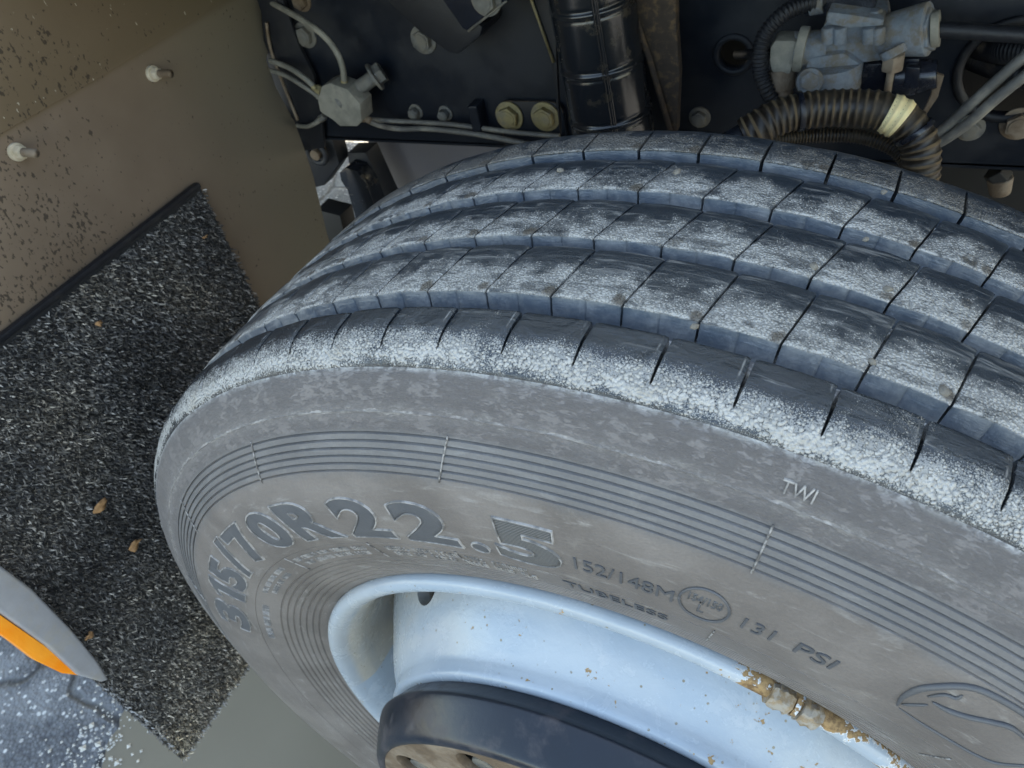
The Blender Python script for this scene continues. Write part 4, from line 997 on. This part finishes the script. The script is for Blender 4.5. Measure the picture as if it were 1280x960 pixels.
vpoly([(1126, 74), (1149, 74), (1149, 82), (1126, 82)], VY + .004, .02, 'connector_tab', M['blackgloss'], .0015)
vpoly([(1170, 92), (1180, 95), (1172, 122), (1156, 146), (1152, 143), (1163, 120)], VY + .004, .004, 'bracket_leg', M['rust'], .0008)
# plug and cable top left of the valve
cb = tag(link('braided_cable', corrugated(smooth_path([atY(u, v, y) for u, v, y in ((1030, 0, .42), (1000, 7, .41), (976, 20, .40), (957, 42, .395), (950, 66, .39), (951, 92, .39), (960, 115, .39), (972, 132, .40))], 12), .0078, .0036, .0014, 16, 'braided_cable'), [M['black'], M['black']]), 'black ribbed cable looping down left of the pale valve', 'cable')
vcyl((1012, 5), (1030, 2), .42, .42, .010, .010, 'plug_collar', M['alu'], .001)
tag(link('plug', frm(box_bm(atY(1052, -2, .43), (.06, .03, .02), b=.003), 'plug'), M['blackgloss'], None, False), 'black plug above the pale valve at the top edge of the photo', 'plug')
tag(link('hole_cable', tube_mesh(smooth_path([atY(u, v, y) for u, v, y in ((922, 68, .52), (935, 68, .47), (948, 67, .43), (962, 66, .42))], 6), .0052, 12, 'hole_cable'), M['black']), 'short dark lead passing through the small round hole in the rail', 'cable')
g1 = bmesh.new()
c_ = Vector((-.0445, RY - .001, .4055))
def ringmesh(cx, cz, r, tr, y, name, mat, lab, cat):
    P = []; V = []; F = []; n, m = 48, 12
    for i in range(n):
        a = 2 * PI * i / n
        for k in range(m):
            b_ = 2 * PI * k / m; rr_ = r + tr * math.cos(b_); V.append((cx + rr_ * math.cos(a), y + tr * .8 * math.sin(b_), cz + rr_ * math.sin(a)))
    for i in range(n):
        for k in range(m): F.append((i * m + k, i * m + (k + 1) % m, ((i + 1) % n) * m + (k + 1) % m, ((i + 1) % n) * m + k))
    return tag(link(name, mesh(name, V, F), mat), lab, cat)
ringmesh(-.0445, .4055, .0185, .0034, RY - .001, 'grommet', M['rail'], 'dark grommet around the small round hole left of the valve', 'grommet')
ringmesh(.212, .388, .046, .0045, RY - .001, 'grommet', M['black'], 'large black grommet around the wide hole at the right edge', 'grommet')
# thick corrugated hose
H = [(930, 170, .300), (948, 160, .305), (965, 150, .312), (990, 141, .320), (1025, 136, .328), (1060, 135, .332), (1095, 137, .333), (1120, 146, .332), (1138, 160, .330), (1149, 180, .327), (1151, 200, .324), (1150, 222, .322), (1147, 245, .320)]
HP = smooth_path([atY(u, v, y) for u, v, y in H], 14)
ho = tag(link('corrugated_hose', corrugated(HP, .0162, .0066, .0012, 28, 'corrugated_hose'), [M['conduit'], M['ribdust']]), 'thick brown-black corrugated hose arching over the tyre under the valve', 'hose')
M['cream'] = mat_plain('painted_sun_cream', (1., .70, .36), .5, sc=150, dust=(.55, .40, .2), dustamt=.25, bumps=.3)  # bright cream colour stands for a sliver of sun on the hose
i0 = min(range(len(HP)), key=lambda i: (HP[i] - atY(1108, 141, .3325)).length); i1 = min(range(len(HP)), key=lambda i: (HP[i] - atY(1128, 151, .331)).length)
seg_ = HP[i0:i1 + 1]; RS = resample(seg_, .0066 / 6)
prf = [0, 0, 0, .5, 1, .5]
link('painted_sun_band', tube_mesh(RS, lambda i: 0.0174 - .0012 + .0012 * prf[i % 6], 28, 'painted_sun_band'), M['cream'], ho)
link('hose_end', frm(cyl_bm(HP[0], HP[0] + (HP[0] - HP[4]).normalized() * .03, .0115, seg=20, b=.001), 'hose_end'), M['rail'], ho, True)
tag(link('thin_conduit', corrugated(smooth_path([atY(u, v, y) for u, v, y in ((960, 176, .33), (1000, 171, .345), (1040, 169, .35), (1075, 171, .352), (1105, 180, .35), (1125, 193, .345), (1135, 212, .335), (1125, 235, .32))], 14), .0068, .0030, .0010, 16, 'thin_conduit'), [M['conduit'], M['ribdust']]), 'thin brown corrugated conduit running beneath the thick hose', 'hose')
tag(link('bent_pipe', tube_mesh(smooth_path([atY(u, v, y) for u, v, y in ((1040, 160, .37), (1075, 163, .37), (1110, 178, .36), (1130, 195, .35), (1140, 215, .34))], 10), .0065, 16, 'bent_pipe'), M['tube']), 'smooth grey-brown pipe bending down inside the thick hose loop', 'pipe')
tag(link('rubber_pad', frm(box_bm(atY(1075, 158, .39), (.075, .03, .016), b=.005), 'rubber_pad'), M['tube'], None, False), 'dusty grey pad under the valve, seen beneath the hose arch', 'pad')
for u_, v_, y_, rr_, nm_ in ((1000, 140, .322, .0172, 'left'), (1142, 166, .329, .0172, 'right')):
    k_ = min(range(2, len(HP) - 2), key=lambda i: (HP[i] - atY(u_, v_, y_)).length); ax_ = (HP[k_ + 1] - HP[k_ - 1]).normalized()
    o_ = link('cable_tie', frm(cyl_bm(HP[k_] - ax_ * .0022, HP[k_] + ax_ * .0022, rr_, seg=28, b=.0005), 'cable_tie'), M['blackgloss'], ho, True)
# tubes on the right
tube([(1150, 184), (1175, 165), (1205, 138), (1240, 106), (1275, 75), (1320, 38)], [.40, .40, .40, .40, .40, .41], .0048, M['tube'], 'upper of two thin hoses climbing to the right edge', 'thin hoses at the right edge', 'thin_hose', 'hose')
tube([(1152, 190), (1185, 172), (1215, 150), (1248, 121), (1285, 92), (1330, 60)], [.395, .395, .395, .395, .395, .40], .0048, M['tube'], 'lower of two thin hoses climbing to the right edge', 'thin hoses at the right edge', 'thin_hose', 'hose')
tube([(1172, 37), (1210, 39), (1250, 42), (1320, 46)], [.406] * 4, .0068, M['black'], 'straight dark air pipe leaving the right port of the valve', None, 'air_pipe', 'pipe')
tag(link('sleeved_cable', corrugated(smooth_path([atY(u, v, y) for u, v, y in ((1205, 48, .53), (1235, 58, .50), (1265, 62, .46), (1310, 64, .44))], 12), .0135, .0034, .001, 20, 'sleeved_cable'), [M['black'], M['black']]), 'black sleeved cable coming out of the wide hole at the right edge', 'cable')
tag(link('second_cable', corrugated(smooth_path([atY(u, v, y) for u, v, y in ((1205, 68, .53), (1240, 82, .50), (1270, 92, .46), (1320, 105, .44))], 12), .0115, .0034, .001, 20, 'second_cable'), [M['black'], M['black']]), 'second black sleeved cable just below the first in the wide hole', 'cable')
# hanging fitting below the rail on the right
hf = thing('hanging_fitting', 'dull brass fitting hanging below the rail at the far right', 'fitting', tuple(atY(1250, 230, .50)))
link('fitting_body', frm(cyl_bm(atY(1250, 222, .50), atY(1250, 242, .50), .0125, .010, seg=20, b=.002), 'fitting_body'), M['rust'], hf, True)
link('fitting_cap', frm(cyl_bm(atY(1243, 213, .50), atY(1252, 224, .50), .012, b=.001, hexa=True), 'fitting_cap'), M['iron'], hf, False)

# ------------------------------------------------------------------ under the rail
def yplane(px, y, d, name, mat, lab, cat, b=.002):
    o = sharp(link(name, extrude_outline([tuple(atY(u, v, y)) for u, v in px], (0, d, 0), name, b), mat, None, False)); return tag(o, lab, cat)
yplane([(458, 172), (760, 195), (760, 420), (520, 420), (487, 262)], .62, .02, 'engine_shield', M['shield'], 'mauve-grey engine side shield seen under the rail left of the tyre top', 'shield')
yplane([(1020, -260), (1500, -260), (1500, 420), (1020, 420)], .66, .02, 'engine_block', M['iron'], 'dark oily engine side under the rail at the right', 'engine')
yplane([(760, -260), (1030, -260), (1030, 420), (700, 420), (730, 260)], .70, .02, 'gearbox', M['iron'], 'dark gearbox side hidden behind the tyre crown', 'gearbox')
yplane([(434, 191), (457, 191), (490, 262), (520, 340), (470, 340), (440, 240)], .53, .035, 'hanger_strap', M['black'], 'flat black hanger standing under the rail beside the mauve shield', 'hanger')
yplane([(424, 216), (432, 210), (446, 214), (458, 230), (470, 262), (476, 310), (452, 310), (443, 268), (434, 238), (426, 226)], .50, .03, 'rubber_stop', M['duct'], 'curved dark grey rubber stop in the gap between panel and tyre', 'rubber stop')
yplane([(340, 168), (414, 170), (424, 205), (405, 232), (392, 235), (340, 240)], .52, .03, 'spring_hanger', M['black'], 'black spring hanger casting behind the panel edge', 'hanger')
c_ = atY(394, 194, .50)
ringmesh(c_.x, c_.z, .016, .005, .505, 'bush', M['black'], 'round rubber bush with tan core beside the panel edge', 'bush')
sharp(link('bush_core', frm(cyl_bm((c_.x, .52, c_.z), (c_.x, .498, c_.z), .0085, seg=20, b=.001), 'bush_core'), M['rust'], bpy.data.objects['bush'], False))
yplane([(395, 262), (425, 270), (432, 300), (395, 310)], .56, .04, 'bracket_foot', M['iron'], 'dark lump of bracket at the foot of the gap', 'bracket')

# unseen cab-shaped blocks added to keep the sun off wheel and ground
CABY = .12
cabt = thing('cab_sun_blocker', 'unseen cab-shaped sun blocker added above the chassis rail', 'sun blocker', (0, 1.2, .62))
M['blockerpaint'] = mat_plain('white_blocker_paint', (.60, .60, .58), .35, sc=3, var=.05)
link('blocker_body', frm(box_bm((-.95, 1.21, 1.565), (4.8, 2.18, 1.85), b=.03, seg=4), 'blocker_body'), M['blockerpaint'], cabt, True)
link('far_sun_skirt', frm(box_bm((-.95, 2.25, .25), (4.8, .09, .74), b=.03, seg=3), 'far_sun_skirt'), M['blockerpaint'], cabt, True)  # unseen skirt added to shade the ground under the truck
link('overhead_shade_liner', frm(box_bm((-.95, 1.22, .632), (4.7, 2.10, .008), b=.002), 'overhead_shade_liner'), M['black'], cabt, False)  # unseen dark sheet added overhead to deepen shade behind the tyre
# far frame rail
tag(link('far_frame_rail', frm(box_bm((.35, 1.42, .43), (3.4, .075, .27), b=.006), 'far_frame_rail'), M['rail'], None, False), 'second chassis rail on the far side of the truck', 'chassis rail')
